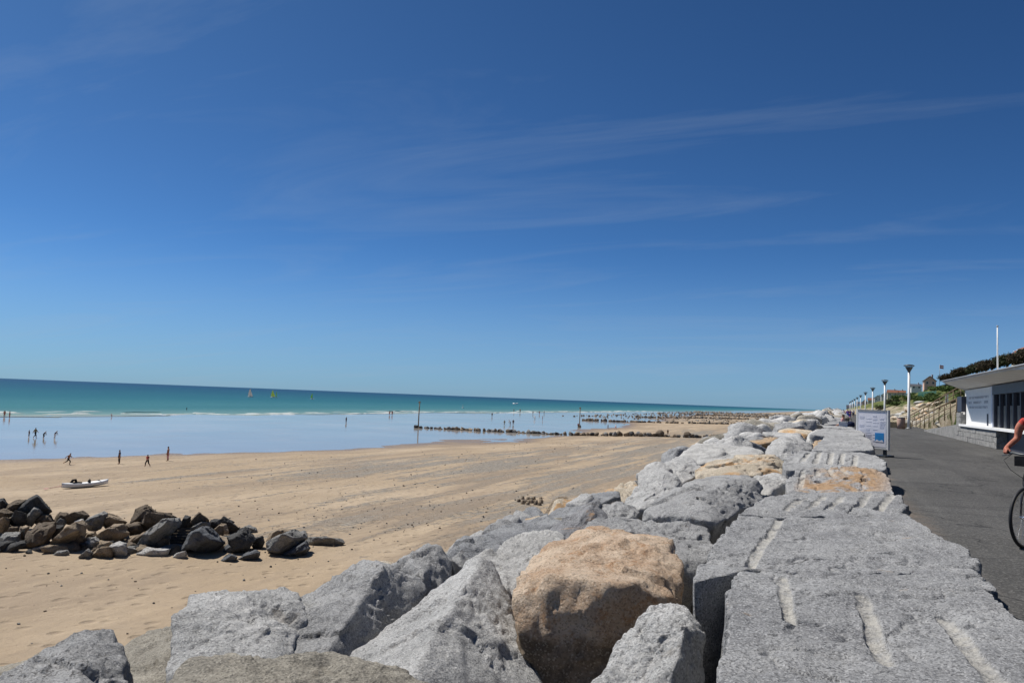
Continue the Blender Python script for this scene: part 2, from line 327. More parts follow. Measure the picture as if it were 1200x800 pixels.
# open sea, bottom colour shows through near the shore
m = NM('sea_water'); sx = m.n.new('ShaderNodeSeparateXYZ'); m.l.new(m.tc.outputs['Object'], sx.inputs[0])
dist = m.math('MULTIPLY', sx.outputs[0], -1.)
wob = m.noise(m.coord('Object', (.012, .004, 1)), 1, 5, .6); dist = m.math('ADD', dist, m.math('MULTIPLY', wob, 60.))
cr = m.n.new('ShaderNodeValToRGB'); mr = m.n.new('ShaderNodeMath'); mr.operation = 'LOGARITHM'; m.l.new(dist, mr.inputs[0]); mr.inputs[1].default_value = 10
m2 = m.n.new('ShaderNodeMapRange'); m.l.new(mr.outputs[0], m2.inputs['Value']); m2.inputs['From Min'].default_value = math.log10(205); m2.inputs['From Max'].default_value = math.log10(4000)
m.l.new(m2.outputs[0], cr.inputs[0]); e = cr.color_ramp.elements
e[0].position = 0; e[0].color = (.30, .33, .26, 1); e[1].position = 1; e[1].color = (.005, .036, .068, 1)
for p, c in ((.03, (.14, .245, .215)), (.10, (.05, .17, .16)), (.25, (.018, .112, .116)), (.5, (.008, .068, .087)), (.75, (.005, .047, .074))):
    q = e.new(p); q.color = (*c, 1)
streak = m.noise(m.coord('Object', (.03, .006, 1), .2), 1, 6, .65)
scol = m.mix(m.ramp(streak, .35, .7, 0, .35), cr.outputs[0], m.mix(.5, cr.outputs[0], (.002, .05, .075)))
nb = m.bump(m.noise(m.coord('Object', (.9, .22, 1), .15), 1, 6, .65), .5, .6); 
SEAM = m.done(scol, .32, .1, nb); SEAM.node_tree.nodes['Principled BSDF'].inputs['IOR'].default_value = 1.33
def seaz(X, Y): return X*0+SEA+.03+.05*np.sin(X*.9+np.sin(Y*.05)*2)*(X > -260)
V, Fq = grid(np.concatenate([-np.geomspace(260, 40000, 40)[::-1], np.linspace(-258, -181, 90)]), np.concatenate([-np.geomspace(60, 30000, 14)[::-1], np.linspace(-40, 700, 220), np.geomspace(720, 40000, 24)]), seaz)
V[:, 0] = np.where(V[:, 0] > -200, V[:, 0]+6*vn(np.stack([V[:, 1]/22, V[:, 1]*0, V[:, 1]*0], -1), 3)+2*vn(np.stack([V[:, 1]/5, V[:, 1]*0, V[:, 1]*0], -1), 4), V[:, 0])
tag(link('sea', mesh_np('sea', V, Fq, SEAM)), kind='structure')
# deep sea floor so that nothing shows below the horizon
FOAM = plain('foam', (.6, .62, .6), .9, .1, .08, 2)
b = MB()
for k in range(170):
    Y = 20+900*(k/170)**1.5+random.uniform(-3, 3); row = random.choice([0, 0, 1, 2]); X = -186-row*7+random.uniform(-1.2, 1.2)+5*math.sin(Y*.03); L = random.uniform(2, 11)*(1+Y/300); w = random.uniform(.2, .6)*(1+Y/500); h = random.uniform(.04, .16)
    n = 9; v = []
    for i in range(n):
        u = i/(n-1); s = math.sin(math.pi*u)**.6*(.55+.9*random.random()); y = Y+(u-.5)*L; x = X+1.2*math.sin(u*4+k)
        v += [(x-w*s, y, SEA+.06), (x, y, SEA+.09+h*s), (x+w*.6*s, y, SEA+.05)]
    b.add(v, [(3*i+j, 3*i+j+1, 3*i+j+4, 3*i+j+3) for i in range(n-1) for j in (0, 1)], True)
tag(b.build('breaking_waves', FOAM), 'low white breaking waves along the edge of the sea', 'waves', kind='stuff')

# promenade
m = NM('asphalt'); wc = m.coord('Object')
col = m.mix(m.ramp(m.noise(wc, .35, 7, .6), .3, .7), (.05, .049, .047), (.078, .076, .073))
col = m.mix(m.ramp(m.noise(m.coord('Object', (1.6, .09, 1)), 1, 6, .6), .45, .75, 0, .45), col, (.12, .117, .11))
v = m.vor(wc, 55, 'Color'); sp = m.n.new('ShaderNodeSeparateColor'); m.l.new(v, sp.inputs[0]); col = m.mix(m.ramp(sp.outputs[0], .6, 1, 0, .5), col, (.19, .185, .175)); col = m.mix(m.ramp(sp.outputs[1], .7, 1, 0, .6), col, (.03, .03, .03))
# sandy dust blown against the wall foot
sx = m.n.new('ShaderNodeSeparateXYZ'); m.l.new(wc, sx.inputs[0])
dm = m.ramp(m.math('ADD', sx.outputs[0], m.math('MULTIPLY', m.noise(wc, 1.2, 6), .9)), 1.25, 1.75, .5, 0)
col = m.mix(dm, col, (.2, .155, .115))
vc = m.n.new('ShaderNodeTexVoronoi'); vc.feature = 'DISTANCE_TO_EDGE'; vc.inputs['Scale'].default_value = .33; nn_ = m.n.new('ShaderNodeTexNoise'); nn_.inputs['Scale'].default_value = .9; nn_.inputs['Detail'].default_value = 7; va_ = m.n.new('ShaderNodeVectorMath'); va_.operation = 'ADD'; m.l.new(wc, nn_.inputs['Vector']); m.l.new(wc, va_.inputs[0]); m.l.new(nn_.outputs['Color'], va_.inputs[1]); m.l.new(va_.outputs[0], vc.inputs['Vector'])
col = m.mix(m.ramp(vc.outputs['Distance'], .0, .008, .8, 0), col, (.02, .02, .02))
col = m.mix(m.ramp(m.noise(wc, .8, 7, .7, .5), .58, .66, 0, .5), col, (.035, .034, .033)); col = m.mix(m.ramp(m.noise(wc, 2.6, 7, .7), .6, .75, 0, .4), col, (.16, .14, .115))
bk_ = m.n.new('ShaderNodeTexBrick'); bk_.inputs['Scale'].default_value = .11; bk_.inputs['Mortar Size'].default_value = .0; bk_.inputs['Color1'].default_value = (.8, .8, .8, 1); bk_.inputs['Color2'].default_value = (1.25, 1.25, 1.25, 1); bk_.offset = .37; m.l.new(m.coord('Object', (1, .45, 1)), bk_.inputs['Vector']); col = m.mix(.5, col, bk_.outputs['Color'], 'MULTIPLY')
ASPH = m.done(col, .9, .25, m.bump(m.vor(wc, 55), .006, .8))
V, Fq = grid(np.linspace(.55, 8.2, 8), np.concatenate([np.linspace(-30, 120, 60), np.linspace(125, 1500, 60)]), lambda a, b: 0*a+.012*np.cos((a-4)*.6))
tag(link('promenade', mesh_np('promenade', V, Fq, ASPH)), kind='structure')
# rubble core below the armour stones
m = NM('rubble'); wc = m.coord('Object'); RUB = m.done(m.mix(m.noise(wc, 1.5, 6), (.1, .085, .065), (.2, .17, .13)), .95, .1, m.bump(m.noise(wc, 3, 8), .2))
xx = np.array([-13., -11, -9, -7.5, -6, -5, -4, -3, -2, -1, 0, .9, 1.25])
pz = np.interp(xx, [-13, -9, -5, -1, .9, 1.25], [-7.5, -4.4, -1.35, -.75, -.7, -.6])
V, Fq = grid(xx, np.concatenate([np.linspace(-12, 60, 60), np.linspace(62, 1500, 80)]), lambda a, b: np.interp(a, xx, pz)+.12*fbm(np.stack([a, b, a*0], -1).reshape(-1, 3), 3, 2).reshape(a.shape))
tag(link('embankment', mesh_np('embankment', V, Fq, RUB)), kind='structure')
# dune on the landward side
def dune_z(X, Y):
    cx = 9.0+0*X
    prof = np.interp(X, [6.6, 8.2, 9.5, 13, 20, 27, 34, 45, 60, 400], [-.35, -.12, .25, 2.5, 6.4, 9.4, 11.0, 14.0, 17.0, 22.0])
    n = fbm(np.stack([X/7, Y/9, 0*X], -1).reshape(-1, 3), 4, 21).reshape(X.shape)
    fall = np.interp(Y, [-50, 60, 150, 400, 900, 1500], [1, 1, .93, .9, .85, .8])
    return np.where(X > 9, prof*fall+n*.55*np.clip((X-9)/6, 0, 1), prof)
m = NM('dune_grass'); wc = m.coord('Object')
gcol = m.mix(m.ramp(m.noise(wc, .25, 8, .65), .35, .65), (.055, .085, .022), (.16, .165, .06))
gcol = m.mix(m.ramp(m.noise(wc, .09, 6, .6), .5, .68), gcol, (.27, .235, .12))
sx = m.n.new('ShaderNodeSeparateXYZ'); m.l.new(wc, sx.inputs[0])
low = m.ramp(m.math('ADD', sx.outputs[2], m.math('MULTIPLY', m.noise(wc, .35, 6), 3.0)), 4.2, 5.4, 1, 0)
scol = m.mix(m.ramp(m.noise(wc, .8, 6, .6), .4, .6), (.30, .25, .17), (.47, .40, .30))
gcol = m.mix(m.math('MULTIPLY', low, m.ramp(m.noise(wc, .5, 5), .38, .5)), gcol, scol)
DUNE = m.done(gcol, .95, .1, m.bump(m.noise(wc, 2.5, 10, .75), .5))
V, Fq = grid(np.concatenate([np.linspace(6.6, 34, 70), np.linspace(37, 400, 14)]), np.concatenate([np.linspace(-30, 260, 260), np.linspace(264, 1500, 110)]), dune_z)
tag(link('dune', mesh_np('dune', V, Fq, DUNE)), kind='structure')

# ------------------------------------------------------------------ armour stones
_ICO = {}
def ico(L):
    if L not in _ICO:
        bm = bmesh.new(); bmesh.ops.create_icosphere(bm, subdivisions=L, radius=1)
        bm.verts.ensure_lookup_table()
        V = np.array([v.co[:] for v in bm.verts]); Fs = np.array([[v.index for v in f.verts] for f in bm.faces]); bm.free()
        _ICO[L] = (V/np.linalg.norm(V, axis=1)[:, None], Fs)
    return _ICO[L]
def hull_planes(P):
    bm = bmesh.new()
    for p in P: bm.verts.new(p)
    r = bmesh.ops.convex_hull(bm, input=bm.verts)
    bm.normal_update(); N = []; D = []; A = []
    for f in bm.faces:
        a = f.calc_area()
        if a < 1e-7: continue
        N.append(f.normal[:]); D.append(f.normal.dot(f.verts[0].co)); A.append(a)
    bm.free()
    N = np.array(N); D = np.array(D); A = np.array(A); keep = []
    for i in np.argsort(-A):
        if all(not (N[i]@N[j] > .995 and abs(D[i]-D[j]) < .02*np.sqrt(A.max())) for j in keep): keep.append(i)
    return N[keep], D[keep]
def rock_mesh(name, P, L, mat, p=40, amp=1., seed=0, smooth=True, size=None, facets=16, crag=1.):
    """star shaped stone: rounded intersection of the hull planes of P, roughened"""
    P = np.asarray(P, float); N, D = hull_planes(P); c = .5*(P.min(0)+P.max(0))*.5+.5*P.mean(0)
    D = D-N@c; ok = D > 1e-4; 
    if not ok.all(): N = N[ok]; D = D[ok]
    Vd, Fs = ico(L)
    ext = (P.max(0)-P.min(0)); q = P-P.mean(0); w, ax = np.linalg.eigh(q.T@q/len(q)); sc = np.sqrt(np.maximum(w, w.max()*.06))
    U = (Vd*sc)@ax.T; U /= np.linalg.norm(U, axis=1)[:, None]
    K = np.maximum(U@N.T, 0)/D; r = 1/K.max(1)
    if facets:      # break the corners off along a few irregular planes
        g = np.random.default_rng(seed); n2 = g.normal(size=(facets, 3)); n2 /= np.linalg.norm(n2, axis=1)[:, None]
        hs = np.array([(U*r[:, None]@n).max() for n in n2]); N = np.concatenate([N, n2]); D = np.concatenate([D, hs*g.uniform(.86, .97, facets)])
        K = np.maximum(U@N.T, 0)/D
    ss = float(np.sqrt((ext**2).sum())/1.7)
    K = K*(1+.016*np.stack([vn(U*r[:, None]*(4.5/ss)+i*3.7, seed+i) for i in range(K.shape[1])], 1))   # slightly uneven faces
    km = K.max(1); r = 1/(km*np.power(np.power(K/km[:, None], p).sum(1), 1/p))
    V = U*r[:, None]
    s = size or float(np.sqrt((ext**2).sum())/1.7)
    Q = V+seed*7.31
    big = fbm(Q*(1.7/s), 3, seed); mid = fbm(Q*(6/s), 3, seed+5); chip = np.abs(fbm(Q*(3.1/s), 4, seed+9))
    disp = s*amp*(.020*big+.010*mid-.05*np.clip(.12-chip, 0, 1))
    if L >= 5: disp = disp+amp*(.010*fbm(Q*18, 3, seed+2)+.018*(np.abs(fbm(Q*6, 4, seed+3))-.3))
    gq = np.random.default_rng(seed+50); Vw = V+.05*s*np.stack([vn(V*(5/s)+9, seed+31), vn(V*(5/s)+19, seed+32), vn(V*(5/s)+29, seed+33)], 1)
    for nc, off, til in (((22, .013, .13), (80, .006, .14), (240, .003, .12)) if L >= 6 else ((18, .014, .14), (60, .006, .14)) if L == 5 else ((14, .014, .12),)):
        sd_ = V[gq.integers(len(V), size=nc)]; best = np.full(len(V), 1e9); ix = np.zeros(len(V), int)
        for q in range(nc):
            dq = ((Vw-sd_[q])**2).sum(1); mq = dq < best; best[mq] = dq[mq]; ix[mq] = q
        dr = gq.normal(size=(nc, 3)); disp = disp+crag*(s*off*gq.uniform(-1, 1, nc)[ix]+til*.5*((Vw-sd_[ix])*dr[ix]).sum(1))
    V = V*(1+disp/np.maximum(r, .05))[:, None]+c
    loc = np.array([c[0], c[1], V[:, 2].min()])
    return mesh_np(name, V-loc, Fs, mat, smooth), loc
NSEED = [100]
def px_points(pts):
    return np.array([at_d(x, y, v) if v >= 2.5 else at_z(x, y, v) for x, y, v in pts])
def stone(name, label, pts, mat, L=6, thick=.8, drop=.8, p=40, amp=1.1, facets=16, crag=.75, cat='boulder', group='granite armour stones of the sea wall'):
    A = px_points(pts); c = A.mean(0)
    dist = np.linalg.norm(A-CAM, axis=1)[:, None]
    Bk = CAM+(A-CAM)*(1+thick/dist); cb = Bk.mean(0); Bk = cb+(Bk-cb)*.72
    Lo = c+(A-c)*.72+F0*thick*.35; Lo[:, 2] -= drop
    NSEED[0] += 1
    me, loc = rock_mesh(name, np.concatenate([A, Bk, Lo]), L, mat, p*4.5, amp, NSEED[0], facets=facets, crag=crag)
    o = link(name, me, None, loc); tag(o, label, cat, group); return o
ST = [
 ('dark grey boulder with a broad flat face in the bottom left corner', G_MID, [(-60, 830, -.35), (0, 791, -.35), (60, 762, -.3), (95, 744, -.26), (124, 745, -.26), (142, 772, -.42), (165, 812, 5.2), (60, 860, 4.2), (-40, 900, 4.0)], {}),
 ('brownish boulder low behind the corner boulder at the left edge', G_BEIGE, [(-60, 800, 8.0), (0, 779, 8.3), (40, 768, 8.4), (75, 757, 8.5), (95, 760, 8.3), (80, 800, 7.6), (0, 830, 7.2)], dict(L=5)),
 ('greenish grey boulder wedged low between two bigger boulders at left', G_BEIGE, [(130, 768, 7.2), (150, 750, 7.5), (175, 735, 7.8), (208, 722, 8.0), (240, 722, 8.0), (210, 755, 7.0), (200, 830, 6.2), (140, 830, 6.2)], dict(L=5)),
 ('pale grey boulder with a rough blocky face at lower left', G_PALE, [(190, 830, 4.9), (203, 722, 5.9), (222, 695, 6.3), (270, 688, 6.5), (328, 683, 6.9), (352, 691, 6.8), (362, 722, 6.2), (330, 790, 5.2), (250, 840, 4.6)], {}),
 ('long grey boulder whose ridge parts a lit top from a dark end', G_MID, [(330, 712, 6.9), (395, 672, 7.5), (432, 650, 7.9), (456, 653, 7.5), (496, 667, 7.9), (503, 690, 7.7), (417, 702, 6.5), (382, 766, 5.75), (445, 770, 6.6), (300, 775, 5.6), (330, 745, 6.0), (380, 850, 5.3)], {}),
 ('beige speckled boulder cut off by the bottom edge, left of the triangular boulder', G_BEIGE, [(195, 830, 3.9), (213, 766, 4.45), (235, 760, 4.5), (300, 761, 4.5), (380, 769, 4.5), (440, 780, 4.4), (505, 795, 4.3), (535, 815, 4.2), (350, 920, 3.2), (200, 920, 3.3), (500, 920, 3.3)], dict(thick=.5, p=28)),
 ('triangular pale boulder rising to a sharp peak', G_PALE, [(404, 772, 6.1), (480, 713, 6.75), (556, 654, 7.2), (567, 652, 7.2), (576, 662, 7.1), (592, 695, 6.9), (634, 802, 5.8), (650, 870, 5.5), (548, 685, 6.45), (505, 745, 5.45), (480, 800, 4.9), (470, 870, 4.6), (400, 840, 5.5)], dict(p=55, crag=.4)),
 ('small boulder with white top and dark craggy end behind the triangular one', G_MID, [(452, 664, 8.7), (470, 651, 8.9), (503, 638, 9.0), (527, 645, 8.9), (535, 661, 8.7), (505, 700, 8.0), (480, 649, 8.5), (492, 668, 8.1)], dict(L=5, thick=.5)),
 ('low bluish slab of rock on the beach side behind the small craggy boulder', G_BLUE, [(520, 648, 10), (525, 638, 10.3), (543, 629, 10.6), (575, 624, 10.8), (592, 636, 10.3), (545, 668, 9.6)], dict(L=5)),
 ('low flat bluish stone at the beach side edge above the white slab', G_BLUE, [(560, 629, 11.5), (600, 611, 12.3), (642, 604, 12.6), (665, 610, 12.2), (640, 622, 11.5), (590, 640, 11)], dict(L=5)),
 ('smooth white slab between the triangular boulder and the orange one', G_WHITE, [(552, 658, 8.2), (605, 622, 9.3), (640, 620, 9.5), (663, 627, 9.4), (650, 660, 8.3), (600, 702, 7.4), (580, 690, 7.5), (600, 770, 7.0)], dict(p=30)),
 ('large rounded orange boulder in the foreground', G_OSHADE, [(627, 648, 7.1), (646, 634, 7.4), (700, 623, 7.6), (755, 625, 7.5), (790, 633, 7.3), (803, 664, 6.6), (802, 692, 6.1), (606, 684, 6.3), (650, 676, 5.95), (700, 682, 5.75), (760, 684, 5.75), (799, 702, 5.9), (600, 705, 6.1), (606, 745, 5.95), (628, 800, 5.9), (720, 820, 5.75), (798, 770, 5.85), (700, 880, 5.8)], dict(p=34, thick=.5, facets=14, crag=.55)),
 ('small upright pale boulder in front of the orange one at the bottom edge', G_PALE, [(688, 810, 4.6), (718, 760, 4.85), (745, 727, 5.05), (768, 703, 5.2), (790, 701, 5.2), (815, 712, 5.15), (832, 745, 4.95), (831, 815, 4.65), (762, 738, 4.8), (800, 735, 4.75), (775, 840, 4.2), (690, 860, 4.4)], dict(thick=.35)),
 ('long grey boulder lying right behind the orange boulder', G_MID, [(682, 626, 9.3), (697, 609, 9.6), (720, 606, 9.7), (770, 613, 9.5), (832, 618, 9.4), (842, 640, 8.8), (822, 672, 8.0), (790, 645, 8.4), (700, 645, 8.6)], dict(amp=1.4)),
 ('dark boulder with an orange stained ridge behind the white slab', G_SPOT, [(640, 622, 11), (668, 604, 11.4), (694, 588, 11.9), (703, 589, 11.8), (713, 607, 11.2), (695, 613, 10.7), (668, 632, 10.4), (652, 628, 10.5), (690, 595, 11.2)], dict(L=5, amp=1.4)),
 ('flat slate grey slab on the beach side of the wall', G_BLUE, [(625, 617, 13), (655, 593, 14.5), (680, 580, 15.5), (730, 573, 16), (736, 581, 15.5), (708, 591, 14), (660, 624, 12.5)], dict(L=5)),
 ('small brown boulder at the foot of the wall beside the sand castles', B_TAN, [(634, 606, 17), (650, 587, 18), (663, 582, 18.5), (669, 588, 18), (655, 603, 17)], dict(L=5)),
 ('cream and orange boulder at the beach side edge of the wall', G_CREAM, [(700, 578, 16.5), (725, 566, 17.5), (745, 562, 18), (753, 570, 17.5), (748, 582, 16.5), (728, 592, 15.5)], dict(L=5)),
 ('knobbly grey boulder low beside the pointed white boulder', G_MID, [(706, 593, 11.9), (722, 586, 12.1), (746, 595, 11.8), (749, 606, 11.4), (730, 614, 11), (710, 614, 11)], dict(L=5, amp=1.5)),
 ('pointed white boulder leaning against the big grey boulder', G_PALE, [(716, 602, 12.5), (735, 585, 13), (753, 564, 14), (770, 549, 14.8), (778, 548, 14.8), (792, 556, 14.5), (799, 565, 14), (778, 587, 12.5), (750, 601, 11.6), (740, 607, 11.5)], dict(L=6)),
 ('big grey speckled boulder with a brown gap under it', G_MID, [(742, 607, 10.2), (765, 588, 10.8), (800, 567, 12), (825, 557, 12.7), (850, 553, 13), (880, 556, 12.9), (893, 566, 12.4), (897, 580, 11.8), (880, 590, 11.2), (858, 597, 10.5), (836, 617, 9.6), (820, 614, 9.6), (790, 610, 9.8), (835, 578, 10.6), (800, 590, 10.3)], dict(p=24, drop=.6)),
 ('bright white boulder with a dark lower edge beside the grooved blocks', G_WHITE, [(884, 556, 14), (910, 552, 14.5), (926, 560, 14), (926, 569, 13.7), (906, 589, 12.4), (893, 590, 12.3), (890, 566, 13.4), (904, 576, 12.6)], dict(L=5)),
 ('long cream topped boulder with a dark square end', G_CREAM, [(810, 551, 17), (848, 537, 18), (880, 534, 18.3), (908, 532, 18.3), (919, 540, 17.9), (924, 557, 16.8), (905, 557, 16.1), (893, 541, 17), (892, 557, 16.2), (850, 558, 16), (815, 558, 16.3)], dict(L=6, p=26)),
 ('small white boulder at the left end of the upper pile', G_PALE, [(747, 568, 17), (750, 551, 17.6), (759, 541, 18), (775, 540, 18.2), (791, 548, 17.8), (770, 562, 16.8), (755, 572, 16.5)], dict(L=5)),
 ('ribbed grey boulder above the pointed white boulder', G_PALE, [(772, 549, 18.5), (791, 534, 19.5), (812, 537, 19.5), (824, 551, 18.5), (815, 559, 17.8), (795, 568, 17), (783, 562, 17.2)], dict(L=5)),
 ('broad white boulder on the crest of the upper pile', G_WHITE, [(792, 538, 22), (813, 521, 23.5), (835, 517, 24), (855, 523, 23.5), (890, 527, 23), (902, 533, 22.5), (870, 539, 21.5), (815, 547, 21), (796, 546, 21)], dict(L=5)),
 ('pyramid shaped boulder with a dark right face on the crest', G_PALE, [(833, 525, 26), (857, 511, 27), (872, 509, 27), (876, 512, 26.9), (885, 527, 26), (864, 527, 25), (848, 524, 25.2), (858, 514, 25.9)], dict(L=5)),
 ('humped white boulder with a dark hollow face beside the crest blocks', G_PALE, [(897, 531, 21.5), (902, 519, 22.6), (918, 510, 24), (940, 513, 24), (954, 520, 23.5), (953, 527, 22.5), (925, 531, 21.5), (922, 542, 20.6), (904, 536, 21), (921, 517, 22.2)], dict(L=5, p=24)),
 ('low orange boulder behind the humped white boulder', G_ORANGE, [(876, 517, 30), (895, 511, 32), (905, 510, 32.5), (918, 509, 32.5), (905, 517, 29.5), (885, 519, 29)], dict(L=5)),
 ('long cream boulder behind the humped white boulder', G_CREAM, [(908, 512, 33), (918, 507, 34.5), (935, 505, 35), (944, 509, 34), (942, 515, 31), (920, 516, 31)], dict(L=5)),
 ('white boulder standing at the left end of the grey crest slab', G_WHITE, [(944, 518, 26), (948, 507, 28), (956, 502, 28.5), (965, 505, 28), (964, 517, 26)], dict(L=5)),
 ('rust orange boulder in front of the grey crest slab', G_ORANGE, [(949, 526, 23.5), (953, 517, 24.5), (968, 515, 25), (986, 516, 25), (996, 520, 24.6), (997, 526, 23.8), (970, 528, 23.3)], dict(L=5, amp=1.6, thick=.5, drop=.4)),
]
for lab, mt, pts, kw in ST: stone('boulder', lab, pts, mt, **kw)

# --- quarried blocks with drill grooves along the top of the wall
def slab(label, poly, z, mat, grooves=(), holes=(), stains=(), drop=1.0, na=300, nr=70, amp=1., world=False, tilt=(0, 0), group='drilled granite blocks along the top of the wall', gw=.05, plane=None):
    def hit(x_, y_):
        if plane is None: return at_z(x_, y_, z)
        d_ = ray(x_, y_); k_ = (plane[0]-CAM[2]-plane[2]*plane[1])/(d_[2]-plane[2]*d_[1]); return CAM+d_*k_
    P = np.array(poly, float) if world else np.array([hit(x, y)[:2] for x, y in poly])
    area = .5*np.sum(P[:, 0]*np.roll(P[:, 1], -1)-np.roll(P[:, 0], -1)*P[:, 1])
    if area < 0: P = P[::-1]
    c = P.mean(0); NSEED[0] += 1; sd = NSEED[0]
    th = np.linspace(0, 2*math.pi, na, endpoint=False); d = np.stack([np.cos(th), np.sin(th)], 1)
    R = np.full(na, 1e9); Qn = np.roll(P, -1, 0)
    for a, b in zip(P-c, Qn-c):
        e = b-a; den = d[:, 0]*e[1]-d[:, 1]*e[0]; den = np.where(abs(den) < 1e-9, 1e-9, den)
        tt = (a[0]*e[1]-a[1]*e[0])/den; u = (a[0]*d[:, 1]-a[1]*d[:, 0])/den
        R = np.where((tt > 0) & (u >= -1e-6) & (u <= 1+1e-6), np.minimum(R, tt), R)
    R = np.where(R > 1e8, np.median(R), R)
    k = np.ones(5)/5; R = np.convolve(np.r_[R[-2:], R, R[:2]], k, 'valid')
    E = np.stack([d[:, 0]*R*3, d[:, 1]*R*3, np.full(na, sd*1.7)], 1); R = R+amp*(.035*fbm(E, 4, sd)+.02*fbm(E*4, 3, sd+1))
    vs = 1-np.linspace(1, 0, nr)**1.25*1.0; vs[0] = .004
    XY = c+vs[:, None, None]*(R[:, None]*d)[None]; ed = (1-vs)[:, None]*R[None]
    x = XY[..., 0].ravel(); y = XY[..., 1].ravel(); ed = ed.ravel()
    Qp = np.stack([x, y, np.full_like(x, sd*.37)], 1)
    if plane is not None: z = plane[0]+plane[2]*(c[1]-plane[1]); tilt = (0, plane[2])
    zz = z+tilt[0]*(x-c[0])+tilt[1]*(y-c[1])+amp*(.022*fbm(Qp*1.1, 3, sd)+.012*fbm(Qp*4, 4, sd+3)+.005*fbm(Qp*22, 2, sd+4))
    zz -= amp*.03*np.clip(.14-np.abs(fbm(Qp*1.6+3, 4, sd+8)), 0, 1)/.14*.6
    rr = .012+.05*np.clip(fbm(Qp*3, 2, sd+6), 0, 1); q = np.clip((rr-ed)/rr, 0, 1); zz -= rr*(1-np.sqrt(np.maximum(0, 1-q*q)))
    gm = np.zeros_like(x)
    for g in grooves:
        a = hit(g[0], g[1])[:2]; b = hit(g[2], g[3])[:2]; w = g[4] if len(g) > 4 else gw; ab = b-a
        tt = ((x-a[0])*ab[0]+(y-a[1])*ab[1])/(ab@ab); tq = np.clip(tt, 0, 1)
        ds = np.hypot(x-a[0]-tq*ab[0], y-a[1]-tq*ab[1])+.008*fbm(Qp*9, 2, sd+12)+.02*np.clip(np.abs(tt-.5)*2-.75, 0, 1)
        s = np.sqrt(np.clip(1-(ds/w)**2, 0, 1)); zz -= w*(.35+.45*np.clip(.5+fbm(Qp*2.5, 2, sd+14), 0, 1))*s; gm = np.maximum(gm, np.clip((1.0-ds/w)*3, 0, 1))
    for hx, hy, hr in holes:
        a = hit(hx, hy)[:2]; ds = np.hypot(x-a[0], y-a[1]); zz -= np.where(ds < hr*1.2, .35, 0)
    stn = np.zeros_like(x)
    for sx_, sy_, sr in stains:
        a = hit(sx_, sy_)[:2]; stn = np.maximum(stn, np.clip(1.6-np.hypot((x-a[0]), (y-a[1])*.45)/sr, 0, 1))
    V = [np.stack([x, y, zz], 1)]
    zl = zz.reshape(nr, na)[-1]; ns = 16
    for i in range(1, ns+1):
        u = i/ns; xy = c+(R*(1+.02*u))[:, None]*d; E2 = np.stack([xy[:, 0]*4, xy[:, 1]*4, np.full(na, u*drop*4+sd)], 1)
        xy = xy+d*(amp*.045*fbm(E2, 4, sd+7))[:, None]*min(1, u*4)
        V.append(np.column_stack([xy, zl-u*drop]))
    V = np.concatenate(V); nR = nr+ns
    i = np.arange(nR-1)[:, None]*na; j = np.arange(na)[None]; j2 = (j+1) % na
    Fs = np.stack([(i+j).ravel(), (i+na+j).ravel(), (i+na+j2).ravel(), (i+j2).ravel()], 1)
    loc = np.array([c[0], c[1], V[:, 2].min()])
    me = mesh_np('granite_block', V-loc, Fs, mat)
    pad = np.zeros(len(V)-len(x))
    for nm, ar in (('groove', gm), ('stain', stn)):
        at = me.attributes.new(nm, 'FLOAT', 'POINT'); at.data.foreach_set('value', np.r_[ar, pad].astype(np.float32))
    return tag(link('granite_block', me, None, loc), label, 'granite block', group)
slab('huge grey granite block filling the bottom right corner, scored by drill grooves', [(830, 960), (836, 800), (848, 730), (862, 672), (905, 662), (985, 666), (1085, 658), (1135, 676), (1180, 712), (1240, 750), (1340, 830), (1500, 960)], .41, S_GREY,
     grooves=[(917, 676, 926, 724, .04), (1009, 697, 1040, 777, .046), (1106, 722, 1180, 812, .05)], na=760, nr=190, drop=1.3)
slab('broad grey granite block behind the corner block with one long groove', [(800, 702), (816, 668), (848, 622), (880, 593), (930, 590), (1000, 593), (1060, 606), (1092, 622), (1130, 638), (1160, 672), (1173, 700), (1173, 726), (1112, 712), (1080, 671), (985, 674), (905, 665), (866, 670), (850, 705), (842, 740)], .41, S_GREY,
     grooves=[(924, 594, 876, 664, .042)], na=700, nr=150, drop=1.3)
slab('grey granite block crossed by several parallel drill grooves, third from camera', [(862, 604), (900, 581), (930, 574), (1040, 576), (1056, 582), (1068, 606), (1072, 618), (980, 606), (900, 604)], .42, S_GREY,
     grooves=[(944, 581, 922, 598, .05), (965, 580, 950, 595, .05), (987, 581, 970, 598, .05), (1018, 578, 998, 604, .055), (1046, 579, 1020, 608, .06)], na=420, nr=100)
slab('granite block stained rust orange with three round drill holes', [(924, 577), (922, 562), (936, 548), (1000, 546), (1030, 549), (1042, 561), (1045, 578), (1000, 580)], .43, S_ORANGE,
     grooves=[(941, 551, 938, 572, .05), (957, 550, 958, 556, .05), (970, 548, 977, 557, .05), (985, 548, 992, 555, .05)], holes=[(959, 563, .05), (992, 560.5, .045), (1013, 561, .05)], stains=[(955, 570, .2), (975, 568, .3), (990, 562, .3), (1012, 560, .3), (1000, 572, .3)], na=420, nr=120, plane=(.12, 12.6, .25))
slab('grey granite block with close set drill grooves behind the rust stained block', [(918, 549), (922, 536), (938, 528), (1000, 529), (1030, 533), (1037, 541), (1038, 551), (1000, 549)], .43, S_PALE,
     grooves=[(948, 530, 940, 541, .06), (961, 529, 955, 543, .06), (975, 530, 972, 543, .06), (988, 531, 985, 543, .06), (1003, 533, 1001, 545, .06)], na=320, nr=90, plane=(.3, 15, .08))
slab('flat grey granite crest block behind the rust orange boulder', [(950, 527), (966, 512), (1010, 510), (1020, 514), (1024, 528), (990, 528)], .42, S_PALE, na=260, nr=50, plane=(.35, 19, .07))
